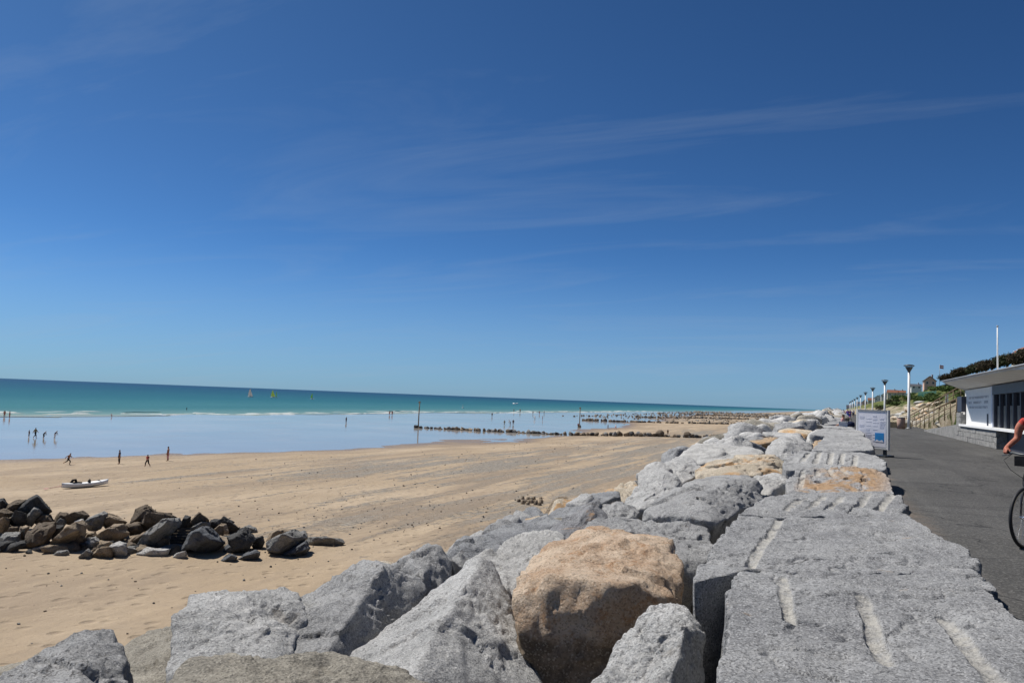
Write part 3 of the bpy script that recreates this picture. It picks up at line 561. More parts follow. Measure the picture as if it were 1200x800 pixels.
slab('thin flat granite slab on the crest, left of the notice board', [(948, 509), (960, 503), (1002, 502.5), (1010, 505), (1014, 510), (980, 511)], .55, S_PALE, na=240, nr=40, drop=.6, plane=(.6, 26, .05))

# ------------------------------------------------------------------ near groin: tumbled dark rocks on the sand
def on_beach(x, y):
    z = -6.5
    for _ in range(6):
        p = at_z(x, y, z); z = float(beach_z(np.array([p[0]]), np.array([p[1]]))[0])
    return at_z(x, y, z)
GR = [  # outline, material, own label or None
 ([(15, 600), (30, 586), (43, 580), (49, 585), (60, 599), (55, 603), (44, 606), (25, 606)], B_DARK, 'blackish peaked rock at the top of the dark groin'),
 ([(4, 596), (18, 587), (31, 585), (28, 592), (15, 602), (6, 603)], B_BROWN, 'dark brown rock leaning on the left of the peaked rock'),
 ([(-12, 592), (0, 585), (4, 584), (10, 591), (5, 598), (-10, 600)], B_DARK, 'blackish rock cut by the left edge of the picture'),
 ([(-10, 600), (6, 596), (16, 601), (14, 607), (0, 613), (-10, 612)], B_BROWN, None),
 ([(27, 612), (40, 594), (48, 596), (50, 600), (40, 607), (34, 614)], B_GREY, 'pale tilted slab standing against the peaked rock'),
 ([(39, 611), (50, 600), (60, 603), (63, 611), (50, 614)], B_BROWN, None),
 ([(12, 611), (18, 600), (32, 602), (30, 612), (23, 618)], B_DARK, None),
 ([(-8, 622), (-6, 612), (13, 606), (11, 617), (5, 621)], B_TAN, 'sandy brown rock at the left end of the dark groin'),
 ([(-8, 638), (6, 624), (23, 624), (24, 637), (10, 639)], B_GREY, 'flat grey block low at the left end of the groin'),
 ([(7, 624), (11, 616), (24, 616), (24, 625)], B_BROWN, None),
 ([(23, 625), (24, 617), (34, 617), (33, 625), (30, 634)], B_TAN, None),
 ([(30, 638), (33, 624), (46, 613), (63, 613), (63, 622), (54, 638), (37, 642)], B_BROWN, 'large brown boulder with rounded face in the left of the groin'),
 ([(60, 623), (65, 615), (75, 616), (72, 625), (62, 635)], B_DARK, None),
 ([(55, 642), (76, 623), (94, 612), (102, 616), (98, 627), (78, 638), (68, 642)], B_TAN, 'long wedge shaped rock with a lit tan top'),
 ([(38, 643), (48, 638), (56, 637), (58, 642), (48, 644)], B_PALE, None),
 ([(62, 650), (68, 645), (80, 644), (81, 647), (70, 650)], B_GREY, 'thin grey slab lying alone on the sand before the groin'),
 ([(62, 611), (70, 599), (79, 602), (72, 611)], B_BROWN, None),
 ([(71, 609), (84, 602), (96, 599), (105, 604), (98, 609), (86, 612)], B_BROWN, 'dark brown flattened rock on top of the groin'),
 ([(65, 613), (71, 607), (79, 608), (76, 614)], B_GREY, None),
 ([(83, 619), (88, 610), (98, 607), (99, 612), (90, 618)], B_PALE, None),
 ([(100, 617), (101, 610), (106, 606), (121, 600), (126, 602), (121, 614), (111, 620)], B_GREY, 'grey cube shaped rock with a black shaded side'),
 ([(120, 616), (125, 604), (132, 602), (141, 606), (149, 611), (139, 616)], B_TAN, None),
 ([(152, 613), (158, 597), (171, 592), (177, 594), (185, 602), (170, 609), (166, 614)], B_BROWN, 'domed brown rock highest in the middle of the groin'),
 ([(165, 619), (167, 606), (174, 602), (199, 602), (206, 607), (190, 618), (180, 622)], B_BROWN, 'broad dark brown block beside the domed rock'),
 ([(112, 629), (134, 615), (147, 614), (152, 625), (141, 634), (123, 637), (116, 634)], B_TAN, 'big rounded tan boulder in the middle of the groin'),
 ([(145, 615), (160, 612), (167, 613), (168, 621), (152, 626)], B_BROWN, None),
 ([(128, 640), (140, 634), (148, 637), (149, 648), (137, 651)], B_PALE, 'white block at the foot of the tan boulder'),
 ([(106, 652), (114, 643), (130, 640), (131, 652)], B_TAN, 'tan block at the front foot of the groin'),
 ([(92, 653), (104, 642), (109, 647), (106, 652)], B_GREY, None),
 ([(97, 637), (113, 628), (118, 635), (107, 641)], B_PALE, None),
 ([(161, 640), (200, 609), (208, 608), (211, 612), (209, 617), (178, 641), (169, 643)], B_GREY, 'long grey beam of stone leaning on the groin'),
 ([(151, 639), (170, 623), (178, 622), (174, 628), (158, 641)], B_TAN, 'thin brown beam of stone beside the long grey one'),
 ([(155, 646), (159, 639), (168, 639), (166, 645)], B_DARK, None),
 ([(159, 649), (174, 641), (200, 642), (197, 648), (178, 650)], B_PALE, 'flat pale slab half buried below the leaning beam'),
 ([(202, 652), (207, 648), (218, 645), (219, 650), (208, 653)], B_PALE, 'small white stone on the sand before the black wedge rock'),
 ([(213, 646), (222, 627), (227, 622), (239, 617), (248, 619), (260, 631), (262, 636), (242, 646), (228, 647)], B_SLATE, 'big slate black wedge shaped rock with a lit left face'),
 ([(200, 617), (199, 609), (206, 607), (211, 610), (210, 617)], B_GREY, None),
 ([(209, 618), (217, 603), (224, 605), (223, 613), (216, 619)], B_DARK, None),
 ([(215, 618), (232, 602), (243, 609), (245, 612), (225, 617)], B_BROWN, 'brown pointed rock on the crest right of the beam'),
 ([(222, 620), (236, 611), (246, 611), (246, 617), (228, 622)], B_GREY, None),
 ([(245, 616), (247, 609), (258, 608), (260, 613), (250, 618)], B_DARK, None),
 ([(249, 621), (257, 613), (265, 614), (267, 623), (260, 630)], B_TAN, 'pale brown block behind the black wedge rock'),
 ([(259, 613), (265, 606), (273, 612), (280, 619), (270, 624), (265, 620)], B_DARK, 'upright dark rock behind the pale brown block'),
 ([(276, 621), (292, 615), (300, 618), (302, 623), (288, 623)], B_GREY, None),
 ([(262, 646), (264, 640), (280, 629), (282, 640), (273, 646)], B_SLATE, None),
 ([(267, 629), (287, 618), (293, 623), (299, 632), (292, 643), (272, 646)], B_DARK, 'craggy black rock at the right end of the dense groin'),
 ([(296, 635), (300, 630), (307, 629), (310, 635), (306, 641), (297, 642)], B_DARK, None),
 ([(258, 657), (270, 648), (278, 652), (274, 656)], B_SLATE, 'small dark slab flat on the sand, left one of two'),
 ([(278, 655), (290, 647), (300, 644), (305, 648), (288, 654)], B_SLATE, 'longer dark slab flat on the sand, right one of two'),
 ([(316, 645), (317, 634), (330, 627), (343, 621), (356, 622), (359, 631), (333, 648), (321, 648)], B_GREY, 'light grey boulder standing apart right of the groin'),
 ([(312, 634), (318, 624), (328, 618), (344, 621), (330, 636)], B_TAN, 'brown rock half hidden behind the light grey boulder'),
 ([(330, 650), (344, 640), (359, 633), (363, 642), (345, 649)], B_SLATE, 'dark flat rock leaning on the light grey boulder'),
 ([(358, 638), (360, 629), (380, 629), (399, 631), (403, 636), (380, 638)], B_GREY, 'long low grey stone at the right end of the groin'),
 ([(99, 630), (103, 624), (112, 622), (114, 629)], B_TAN, None), ([(80, 632), (96, 626), (104, 632), (98, 640), (84, 641)], B_BROWN, None), ([(176, 636), (190, 626), (199, 630), (196, 641), (182, 643)], B_BROWN, None),
]
for poly, mt, lab in GR:
    P2 = np.array(poly, float); P2 = P2.mean(0)+(P2-P2.mean(0))*1.06; yb = P2[:, 1].max(); xc = P2[:, 0].mean(); yt = P2[:, 1].min(); w = np.ptp(P2[:, 0]); hh = yb-yt
    ybase = yb if yb > 642 or xc > 255 else max(yb, 640-(643-yb)*.42)
    g0 = on_beach(xc, ybase); dep = float((g0-CAM)@FW)
    px = dep/FPX; th = max(.35, min(w, hh*1.7)*px*.9)
    g = np.random.default_rng(int(xc*7+yb)); ctr = P2.mean(0)
    cj = ctr+np.array([g.uniform(-.22, .1)*w, g.uniform(-.25, .1)*hh]); inner = cj+(P2-ctr)*g.uniform(.5, .72)
    # the higher a corner, the farther back it lies
    A = [at_d(x, y, dep+th*.5*(yb-y)/max(hh, 1)) for x, y in P2]+[at_d(x, y, dep-th*g.uniform(.25, .5)) for x, y in inner]
    A = np.array(A); o = P2; Bk = np.array([at_d(*(ctr+(q-ctr)*.75), dep+th*1.0) for q in P2])
    Lo = A[:len(P2)].copy(); Lo = Lo.mean(0)+(Lo-Lo.mean(0))*.7; Lo[:, 2] -= .25
    NSEED[0] += 1
    me, loc = rock_mesh('groin_rock', np.concatenate([A, Bk, Lo]), 5, mt, 300, .6, NSEED[0], facets=2, crag=1.3)
    nm = {'groin_brown': 'brown', 'groin_dark': 'blackish', 'groin_grey': 'grey', 'groin_pale': 'whitish', 'groin_tan': 'tan', 'groin_slate': 'slate'}[mt.name]
    tag(link('groin_rock', me, None, loc), lab or f'small {nm} rock wedged among bigger rocks of the near groin', 'rock', 'rocks of the near groin' if lab else f'small {nm} rocks of the near groin')
# slate with level layers, like a stack of books
st = empty('layered_rock', on_beach(206, 641)); g0 = np.array(st.location); dd = float((g0-CAM)@FW)
for k in range(7):
    y0 = 641-k*3.3; a = [at_d(198+k*.4+random.uniform(-1, 1), y0, dd), at_d(220+k*.6+random.uniform(-1, 1), y0, dd+.3), at_d(224, y0, dd+1.3), at_d(203, y0, dd+1.2)]
    h = .118+.012*random.random(); v = [p-g0+np.array([0, 0, 0]) for p in a]+[p-g0+np.array([0, 0, h]) for p in a]
    MB().hexa(v).build('layer', B_DARK, st)
tag(st, 'black rock split into level layers in the middle of the groin', 'rock', 'rocks of the near groin')

# ------------------------------------------------------------------ generic stones for the far wall and far groins
def gen_rock(name, mat, L, seed, flat=.7):
    g = np.random.default_rng(seed); P = g.normal(size=(16, 3)); P /= np.linalg.norm(P, axis=1)[:, None]; P *= np.array([.62, .48, .42*flat/.7])*g.uniform(.85, 1.1, (16, 1))
    me, loc = rock_mesh(name, P, L, mat, 220, 1.0, seed, facets=6); 
    return me
MATS = [G_PALE, G_MID, G_PALE, G_WHITE, G_MID, G_BEIGE, G_CREAM, G_PALE, G_BLUE]
GEN = [gen_rock('boulder', mt, 4, 300+i) for i, mt in enumerate(MATS)]
mname = {'granite_pale': 'pale grey', 'granite_mid': 'mid grey', 'granite_white': 'white', 'granite_beige': 'beige', 'granite_cream': 'cream', 'granite_blue_grey': 'bluish grey'}
# crest blocks farther along
yy = 33.0; k = 0
while yy < 150:
    L = random.uniform(2.4, 4.2)*(1+yy/300); x1 = random.uniform(.75, 1.0); x0 = random.uniform(-1.1, -.7)
    if yy < 36: x1 = .3
    poly = [(x0+random.uniform(-.1, .1), yy+.05), (x1-.2, yy+random.uniform(0, .15)), (x1, yy+.4), (x1+random.uniform(-.1, .05), yy+L*.5), (x1-.05, yy+L-.1), (x0+.3, yy+L-random.uniform(0, .1)), (x0, yy+L*.6)]
    slab('weathered granite block in the receding row along the promenade', poly, random.uniform(.3, .55), random.choice([S_GREY, S_PALE, S_PALE, S_ORANGE]), world=True, na=90, nr=16, amp=1.5, tilt=(random.uniform(-.05, .05), random.uniform(-.03, .03)), group='receding granite blocks'); yy += L+random.uniform(.05, .25); k += 1
# stones below and behind the hand placed ones, then the receding slope
def put(me, X, Y, z, s, lab, group):
    o = link('boulder', me, None, (X, Y, z), (random.uniform(-.4, .4), random.uniform(-.4, .4), random.uniform(0, 6.28)), (s*random.uniform(.85, 1.3), s*random.uniform(.85, 1.2), s*random.uniform(.75, 1.1)))
    return tag(o, lab, 'boulder', group)
n_ind = 0
for k in range(34):
    Y = random.uniform(8.5, 24); X = -3.6-random.random()*1.9-(Y-8)*.03; i = random.randrange(len(GEN)); s = random.uniform(.45, .95)
    put(GEN[i], X, Y, zr(X)-.38*s-.38, s, f'{mname[GEN[i].materials[0].name]} smaller stone packed along the beach side edge of the near wall', f'{mname[GEN[i].materials[0].name]} small edge stones')
for Y in np.arange(3, 30, 1.35):          # lower course of the slope, mostly hidden
    for X in (-6.9, -8.3, -9.7):
        i = random.randrange(len(GEN)); put(GEN[i], X+random.uniform(-.4, .4), Y+random.uniform(-.4, .4)+(.7 if X < -7 else 0), zr(X)-1.15, 1.75, f'{mname[GEN[i].materials[0].name]} boulder low on the beach side slope of the near wall', f'{mname[GEN[i].materials[0].name]} low slope boulders')
Y = 29.0
while Y < 135:
    sp = 1.5*(1+Y/160)
    X = -1.7
    while X > -6.5:
        if not (Y < 33 and X > -2.2):
            i = random.randrange(len(GEN)); s = sp*random.uniform(.85, 1.25)*.98
            c = mname[GEN[i].materials[0].name]
            put(GEN[i], X+random.uniform(-.25, .25), Y+random.uniform(-.5, .5), zr(X)-.38*s+random.uniform(-.12, .16)-max(0, -4-X)*.35, s, f'{c} boulder in the receding armour of the far sea wall', f'{c} far wall boulders'); n_ind += 1
        X -= sp*random.uniform(.72, .95)
    Y += sp*.85
# beyond that the wall reads as one mass
def scatter(name, label, cat, spots, mats, L=2, seed=5):
    V0, F0_ = ico(L); g = np.random.default_rng(seed); Vs = []; Fs = []; mi = []; n = 0
    protos = []
    for k in range(8):
        P = V0*(1+.28*vn(V0*1.6+k*9, k)[:, None]); P = np.sign(P)*np.abs(P)**.8; protos.append(P)
    for (x, y, z, s) in spots:
        P = protos[g.integers(8)]*s*.5*g.uniform(.7, 1.25, 3); a = g.uniform(0, 6.28); c_, s_ = math.cos(a), math.sin(a)
        P = np.stack([P[:, 0]*c_-P[:, 1]*s_, P[:, 0]*s_+P[:, 1]*c_, P[:, 2]], 1)+(x, y, z); Vs.append(P); Fs.append(F0_+n); n += len(P); mi += [g.integers(len(mats))]*len(F0_)
    me = mesh_np(name, np.concatenate(Vs), np.concatenate(Fs), None, False)
    for mt in mats: me.materials.append(mt)
    me.polygons.foreach_set('material_index', np.array(mi, dtype=np.int32))
    return tag(link(name, me), label, cat, kind='stuff')
sp = []
Y = 133.0
while Y < 900:
    s = 1.6*(1+Y/220)
    for X in np.arange(.4, -9.5, -s*.75): sp.append((X+random.uniform(-.4, .4), Y+random.uniform(-.5, .5)*s, zr(X)-.3*s+random.uniform(-.1, .25), s*random.uniform(.8, 1.2)))
    Y += s*.85
scatter('far_wall_boulders', 'distant end of the pale boulder sea wall', 'boulders', sp, [G_PALE, G_MID, G_WHITE, G_BEIGE])

# stones filling the gaps of the near groin, half sunk in the sand
FILL = [gen_rock('groin_rock', mt, 4, 700+i, .6) for i, mt in enumerate([B_BROWN, B_DARK, B_TAN, B_PALE, B_SLATE, B_GREY])]
fnm = ['brown', 'blackish', 'tan', 'whitish', 'slate', 'grey']
for k in range(80):
    x_ = random.uniform(-5, 300); y_ = 648-abs(random.gauss(0, 1))*7-(6 if x_ > 220 else 0); p = on_beach(x_, y_); i = random.choice([0, 0, 1, 1, 2, 2, 3, 4, 5]); s_ = random.uniform(.35, 1.0)
    o = link('groin_rock', FILL[i], None, tuple(p+np.array([0, 0, -.18*s_])), (random.uniform(-.5, .5), random.uniform(-.5, .5), random.uniform(0, 6)), (s_*1.4, s_, s_*.9)); tag(o, f'small {fnm[i]} rock wedged among bigger rocks of the near groin', 'rock', f'small {fnm[i]} rocks of the near groin')
# far groins
FG = [gen_rock('groin_rock', mt, 3, 500+i, .85) for i, mt in enumerate([B_BROWN, B_DARK, B_TAN, B_BROWN, B_GREY])]
gA0 = on_beach(835, 513); gA1 = on_beach(489, 503)
for k in range(150):
    t = (k/149)**1.0; p = gA0+(gA1-gA0)*t+np.array([random.uniform(-.5, .5), random.uniform(-1.2, 1.2), 0]); z = float(beach_z(p[:1], p[1:2])[0]); s = random.uniform(.6, 1.6)*(1 if random.random() > .15 else 1.3)*(1.05-.3*t)
    o = link('groin_rock', random.choice(FG), None, (p[0], p[1], max(z, SEA-.1)-.15*s), (0, 0, random.uniform(0, 6)), (s*1.1, s, s*random.uniform(.8, 1.15)))
    tag(o, 'brown rock in the long low groin that ends at the tall marker pole', 'rock', 'rocks of the long low groin')
def groin_stuff(name, lab, a, b, n, s0, seed):
    g = random.Random(seed); sp = []
    for k in range(n):
        t = g.random(); p = a+(b-a)*t+np.array([g.uniform(-1, 1), g.uniform(-2, 2), 0])*s0; z = max(SEA, float(beach_z(p[:1], p[1:2])[0])); s = s0*g.uniform(.6, 1.4); sp.append((p[0], p[1], z+.2*s, s))
    return scatter(name, lab, 'groin', sp, [B_BROWN, B_DARK, B_TAN], 1, seed)
groin_stuff('far_groin', 'second rock groin, a thin dotted line beyond the long one', on_beach(895, 498), on_beach(684, 493), 170, 1.2, 1)
groin_stuff('far_groin', 'third rock groin, short dark line near the sea edge', on_beach(930, 492), on_beach(742, 489), 200, 1.4, 2)
groin_stuff('far_groin', 'farthest rock groin fading into the shingle flats', on_beach(935, 489), on_beach(812, 486.5), 220, 1.6, 3)
g = random.Random(9); sp = []
for k in range(1500):
    Y = g.uniform(430, 1150); X = g.uniform(-120-.05*Y, -12); sp.append((X, Y, 0, g.uniform(.4, 1.7)*(Y/600)))
A = np.array(sp); A[:, 2] = np.maximum(SEA-.05, beach_z(A[:, 0], A[:, 1]))+.05; sp = [tuple(q) for q in A]
scatter('rocky_foreshore', 'dark stony foreshore far along the beach', 'foreshore rocks', sp, [B_BROWN, B_DARK, B_TAN, B_GREY], 1, 77)
# pebbles on the near sand
g = random.Random(12); sp = []
while len(sp) < 2200:
    r = g.random()
    if r < .35: X, Y = g.gauss(-25, 6), g.gauss(46, 10)
    elif r < .6: X, Y = g.uniform(-40, -12), g.uniform(12, 45)
    else: X, Y = g.gauss(-42, 9), g.uniform(50, 170)
    if X > -11 or X < -75: continue
    s = .02+.085*g.random()**4*(1+Y/110); z = float(0); sp.append((X, Y, 0, s))
A = np.array(sp); A[:, 2] = beach_z(A[:, 0], A[:, 1])+A[:, 3]*.12
scatter('pebbles', 'scattered pebbles and weed on the sand', 'pebbles', [tuple(q) for q in A], [B_DARK, B_BROWN, B_GREY], 1, 31)

# ------------------------------------------------------------------ marker poles on the groin
WOODP = plain('pole_wood', (.24, .17, .11), .9, .1, .3, 3); WHITE = plain('white_paint', (.78, .78, .77), .5, .4, .05, 3); GREYM = plain('grey_metal', (.3, .31, .32), .5, .5, .1, 5, .3)
DARKM = plain('dark_metal', (.05, .06, .07), .45, .5, .15, 6); BLACK = plain('black_rubber', (.018, .018, .02), .6, .4, .1, 8)
def pole(px, pyb, pyt, lab, base):
    g = on_beach(px, pyb); d = float((g-CAM)@FW); h = (pyb-pyt)*d/FPX
    r = empty('marker_pole', tuple(g)); MB().tube([(0, 0, -.6), (.02, 0, h*.5), (.1, .02, h)], [.17, .15, .12]).build('post', WOODP, r)
    MB().lathe([(.0, -.3), (.7, -.3), (.6, .35), (.25, .9), (.0, .95)], n=12).build('footing', B_BROWN, r)
    MB().box((-.25, -.03, h-.5), (.35, .03, h-.1)).build('crossboard', WOODP, r)
    return tag(r, lab, 'pole', 'marker poles')
pole(490, 503, 470, 'tall wooden marker pole at the sea end of the long groin', 1)
pole(679, 500.5, 477, 'thin wooden marker pole in the shallow water before the second groin', 0)

# ------------------------------------------------------------------ people
SKIN = plain('skin', (.46, .26, .18), .6, .3, .06, 8, bump=.0005); SKIND = plain('skin_tanned', (.3, .15, .09), .6, .3, .06, 8, bump=.0005)
HAIR = plain('hair_brown', (.05, .03, .018), .7, .3, .3, 40); NAVY = plain('cloth_navy', (.02, .026, .06), .9, .1, .2, 12); CBLK = plain('cloth_black', (.018, .018, .02), .9, .1, .2, 12)
CWHT = plain('cloth_white', (.72, .72, .74), .9, .1, .06, 12); CRED = plain('cloth_red', (.42, .06, .05), .9, .1, .15, 12); CPUR = plain('cloth_purple', (.16, .06, .34), .9, .1, .15, 12)
COLV = plain('cloth_khaki', (.2, .19, .1), .9, .1, .15, 12); CBLU = plain('cloth_blue', (.08, .2, .45), .9, .1, .15, 12); CPNK = plain('cloth_pink', (.62, .3, .3), .9, .1, .15, 12)
JOINTS = dict(pel=(0, 0, .95, .135), wai=(0, .01, 1.12, .12), che=(0, 0, 1.33, .145), nek=(0, 0, 1.49, .055), hea=(0, .02, 1.6, .085), crn=(0, .015, 1.7, .088), top=(0, .0, 1.755, .05))
BON = [('pel', 'wai'), ('wai', 'che'), ('che', 'nek'), ('nek', 'hea'), ('hea', 'crn'), ('crn', 'top')]
LIMBS = ['sh', 'el', 'wr', 'ha']; LEGS = ['hi', 'kn', 'an', 'to']
RADA = [.072, .054, .04, .038]; RADL = [.105, .076, .052, .042]
POSES = {   # left / right: arm (shoulder, elbow, wrist, hand), leg (hip, knee, ankle, toe); x right, y ahead
 'stand': dict(aL=[(-.19, 0, 1.41), (-.25, .01, 1.13), (-.24, .06, .88), (-.235, .08, .78)], aR=[(.19, 0, 1.41), (.25, .01, 1.13), (.24, .06, .88), (.235, .08, .78)], lL=[(-.1, 0, .9), (-.11, .02, .5), (-.11, -.02, .08), (-.12, .14, .04)], lR=[(.1, 0, .9), (.11, .02, .5), (.11, -.02, .08), (.12, .14, .04)]),
 'walk': dict(aL=[(-.19, 0, 1.41), (-.24, .1, 1.15), (-.2, .3, .98), (-.19, .37, .95)], aR=[(.19, 0, 1.41), (.25, -.1, 1.14), (.25, -.18, .9), (.25, -.2, .81)], lL=[(-.1, 0, .9), (-.1, -.08, .49), (-.1, -.35, .13), (-.1, -.27, .04)], lR=[(.1, 0, .9), (.1, .2, .52), (.1, .22, .09), (.1, .38, .05)]),
 'run': dict(aL=[(-.19, .14, 1.38), (-.25, .22, 1.12), (-.2, .48, 1.06), (-.18, .55, 1.1)], aR=[(.19, .14, 1.38), (.27, -.1, 1.2), (.25, -.22, .98), (.24, -.22, .9)], lL=[(-.1, 0, .88), (-.1, -.2, .5), (-.1, -.58, .28), (-.1, -.6, .17)], lR=[(.1, 0, .88), (.1, .34, .56), (.1, .24, .1), (.1, .4, .05)], lean=.35),
 'bend': dict(aL=[(-.19, .3, 1.28), (-.22, .42, 1.0), (-.18, .52, .76), (-.17, .55, .68)], aR=[(.19, .3, 1.28), (.22, .44, 1.0), (.18, .54, .78), (.17, .56, .7)], lL=[(-.1, 0, .88), (-.12, .12, .5), (-.12, -.03, .08), (-.12, .13, .04)], lR=[(.1, 0, .88), (.12, .12, .5), (.12, -.03, .08), (.12, .13, .04)], lean=.7),
 'sit': dict(aL=[(-.19, .05, .98), (-.25, .02, .72), (-.16, .25, .62), (-.13, .32, .6)], aR=[(.19, .05, .98), (.25, .02, .72), (.16, .25, .62), (.13, .32, .6)], lL=[(-.1, .02, .47), (-.11, .44, .5), (-.11, .5, .08), (-.11, .64, .05)], lR=[(.1, .02, .47), (.11, .44, .5), (.11, .5, .08), (.11, .64, .05)], dz=-.45),
}
_PM = {}
def skin_body(verts, edges, rad, root, sub=1):
    me = bpy.data.meshes.new('skel'); me.from_pydata(verts, edges, []); o = bpy.data.objects.new('skel', me); COL.objects.link(o)
    md = o.modifiers.new('s', 'SKIN'); md.use_smooth_shade = True
    for i, r in enumerate(rad):
        sv = me.skin_vertices[0].data[i]; sv.radius = (r, r) if not hasattr(r, '__len__') else r; sv.use_root = (i == root)
    if sub: m2 = o.modifiers.new('u', 'SUBSURF'); m2.levels = sub; m2.render_levels = sub
    dg = bpy.context.evaluated_depsgraph_get(); ev = o.evaluated_get(dg); nm = bpy.data.meshes.new_from_object(ev)
    bpy.data.objects.remove(o); bpy.data.meshes.remove(me); return nm
def body(pose, mats):
    key = (pose, tuple(m.name for m in mats))
    if key in _PM: return _PM[key]
    ps = POSES[pose]; ln = ps.get('lean', 0); dz = ps.get('dz', 0)
    V = []; R = []; idx = {}; lab = []
    for k, (x, y, z, r) in JOINTS.items():
        if k != 'pel': y = y+ln*(z-.95)*.9; z = z-ln*ln*.25*(z-.95)
        idx[k] = len(V); V.append((x, y, z+dz)); R.append((r*1.2, r*.85) if k in ('pel', 'wai', 'che') else r); lab.append({'pel': 1, 'wai': 2, 'che': 2}.get(k, 3 if k in ('crn', 'top') else 0))
    E_ = [(idx[a], idx[b]) for a, b in BON]
    for side in ('L', 'R'):
        for nm, rads, par, labs in (('a', RADA, 'che', [2, 0, 0, 0]), ('l', RADL, 'pel', [1, 1, 0, 0])):
            pv = idx[par]
            for q, r, lb in zip(ps[nm+side], rads, labs):
                V.append(q); R.append(r); lab.append(lb); E_.append((pv, len(V)-1)); pv = len(V)-1
    me = skin_body(V, E_, R, 0); me.materials.clear()
    for m_ in mats: me.materials.append(m_)
    A = np.array(V); 
    for f in me.polygons:
        c = np.array(f.center); j = int(np.argmin(((A-c)**2).sum(1))); f.material_index = lab[j] if lab[j] < len(mats) else 0
    _PM[key] = me; return me
def person(px, py, hpx, pose, mats, rz, lab, group=None, pt=None, hm=None):
    """mats: skin, trousers/shorts, top, hair.  rz: heading, 0 = away along +Y"""
    g = on_beach(px, py) if pt is None else np.array(pt, float)
    if pt is None: g[2] = max(g[2], SEA)
    d = float((g-CAM)@FW); h = hm or hpx*d/FPX; s = h/1.75
    o = link('person', body(pose, mats), None, tuple(g), (0, 0, R_(rz)), (s*1.22, s*1.22, s)); return tag(o, lab, 'person', group)
TR = (SKIND, CBLK, SKIND, HAIR); SW = (SKIN, NAVY, NAVY, HAIR); RD = (SKIN, CRED, SKIN, HAIR); BK = (SKIN, CBLK, CBLK, HAIR)
person(79.5, 544.5, 14, 'run', TR, -70, 'child in dark shorts running right on the sand')
person(139.5, 543.5, 16.5, 'stand', (SKIND, CBLK, NAVY, HAIR), 150, 'child in black swimwear standing alone between runner and pair')
person(172.5, 546.5, 14, 'walk', (SKIND, CBLK, CRED, HAIR), 180, 'child in dark red top walking towards the camera', )
person(196.5, 540, 17, 'stand', (SKIND, CPNK, SKIN, HAIR), 120, 'bare chested person in pale shorts at the water edge')
person(33.5, 515, 8, 'stand', BK, -60, 'leftmost small child of the group of four wading')
person(40.8, 516, 12, 'walk', (SKIND, CBLK, COLV, HAIR), -75, 'tallest adult of the group of four wading')
person(50.5, 516, 8.5, 'bend', BK, -70, 'child bending forward in the group of four wading')
person(63.5, 516, 9, 'bend', (SKIN, CWHT, NAVY, HAIR), -75, 'rightmost child of the group of four wading, in a dark top')
person(4.5, 495, 7.5, 'stand', RD, 20, 'farther wader in red at the left edge, left of two')
person(10.5, 496, 8, 'stand', (SKIND, CRED, SKIND, HAIR), -20, 'farther wader at the left edge, right of two')
person(130.5, 494.5, 4, 'bend', (SKIN, CRED, CPNK, HAIR), 80, 'pinkish figure crouching at the surf line')
person(218.3, 486.5, 3.5, 'stand', BK, 0, 'dark bather at the surf above the shore group')
person(405.5, 498, 6.5, 'stand', (SKIND, NAVY, NAVY, HAIR), 90, 'lone dark figure wading in the middle of the flat')
person(456.3, 489.5, 5, 'stand', RD, 10, 'reddish wader by the surf, left of a pair')
person(459.3, 489.5, 5, 'stand', (SKIND, CRED, CRED, HAIR), 0, 'reddish wader by the surf, right of a pair')
for i, (x, y, h, ps, mt, lb) in enumerate([(576.5, 490, 4.5, 'stand', BK, 'dark lone wader left of the groups beyond the long groin'), (591, 499.5, 6, 'walk', (SKIN, COLV, COLV, HAIR), 'wader in khaki just beyond the long groin'),
    (598, 499, 6, 'bend', (SKIN, CBLK, CWHT, HAIR), 'wader in white bending beside the khaki one'), (601.3, 499, 6, 'stand', BK, 'dark wader right beside the white one'), (602, 485, 4, 'stand', BK, 'bather in the surf, left of the pair in the sea'), (609.3, 485.5, 4.5, 'stand', (SKIND, NAVY, SKIND, HAIR), 'bather in the surf, right of the pair in the sea'),
    (626.7, 493, 5, 'bend', (SKIN, CWHT, CWHT, HAIR), 'figure all in white bending in the shallows'), (635.6, 493.5, 5, 'stand', (SKIND, CPNK, SKIND, HAIR), 'bather in pink shorts right of the white figure'), (624.5, 486.5, 3.5, 'stand', BK, 'dark bather far out, left of three'), (632, 487, 4, 'walk', RD, 'reddish bather far out, middle of three'), (637.5, 486.5, 4, 'stand', BK, 'dark bather far out, right of three'),
    (677.5, 501, 5, 'stand', (SKIND, CBLK, CRED, HAIR), 'figure standing right beside the thin marker pole'), (712.5, 502.5, 5.5, 'stand', BK, 'dark figure beyond the groin right of the thin pole'), (721.5, 503, 6, 'walk', (SKIN, CPNK, CWHT, HAIR), 'pink and white figure walking beyond the groin'), (782.5, 509, 6, 'stand', (SKIND, CBLK, CBLK, HAIR), 'dark figure standing at the foot of the long groin near the wall'), (903, 497.5, 5, 'stand', (SKIN, CPNK, CPNK, HAIR), 'pale pink figure on the sand near the far wall')]):
    person(x, y, h, ps, mt, (i*67) % 360, lb)
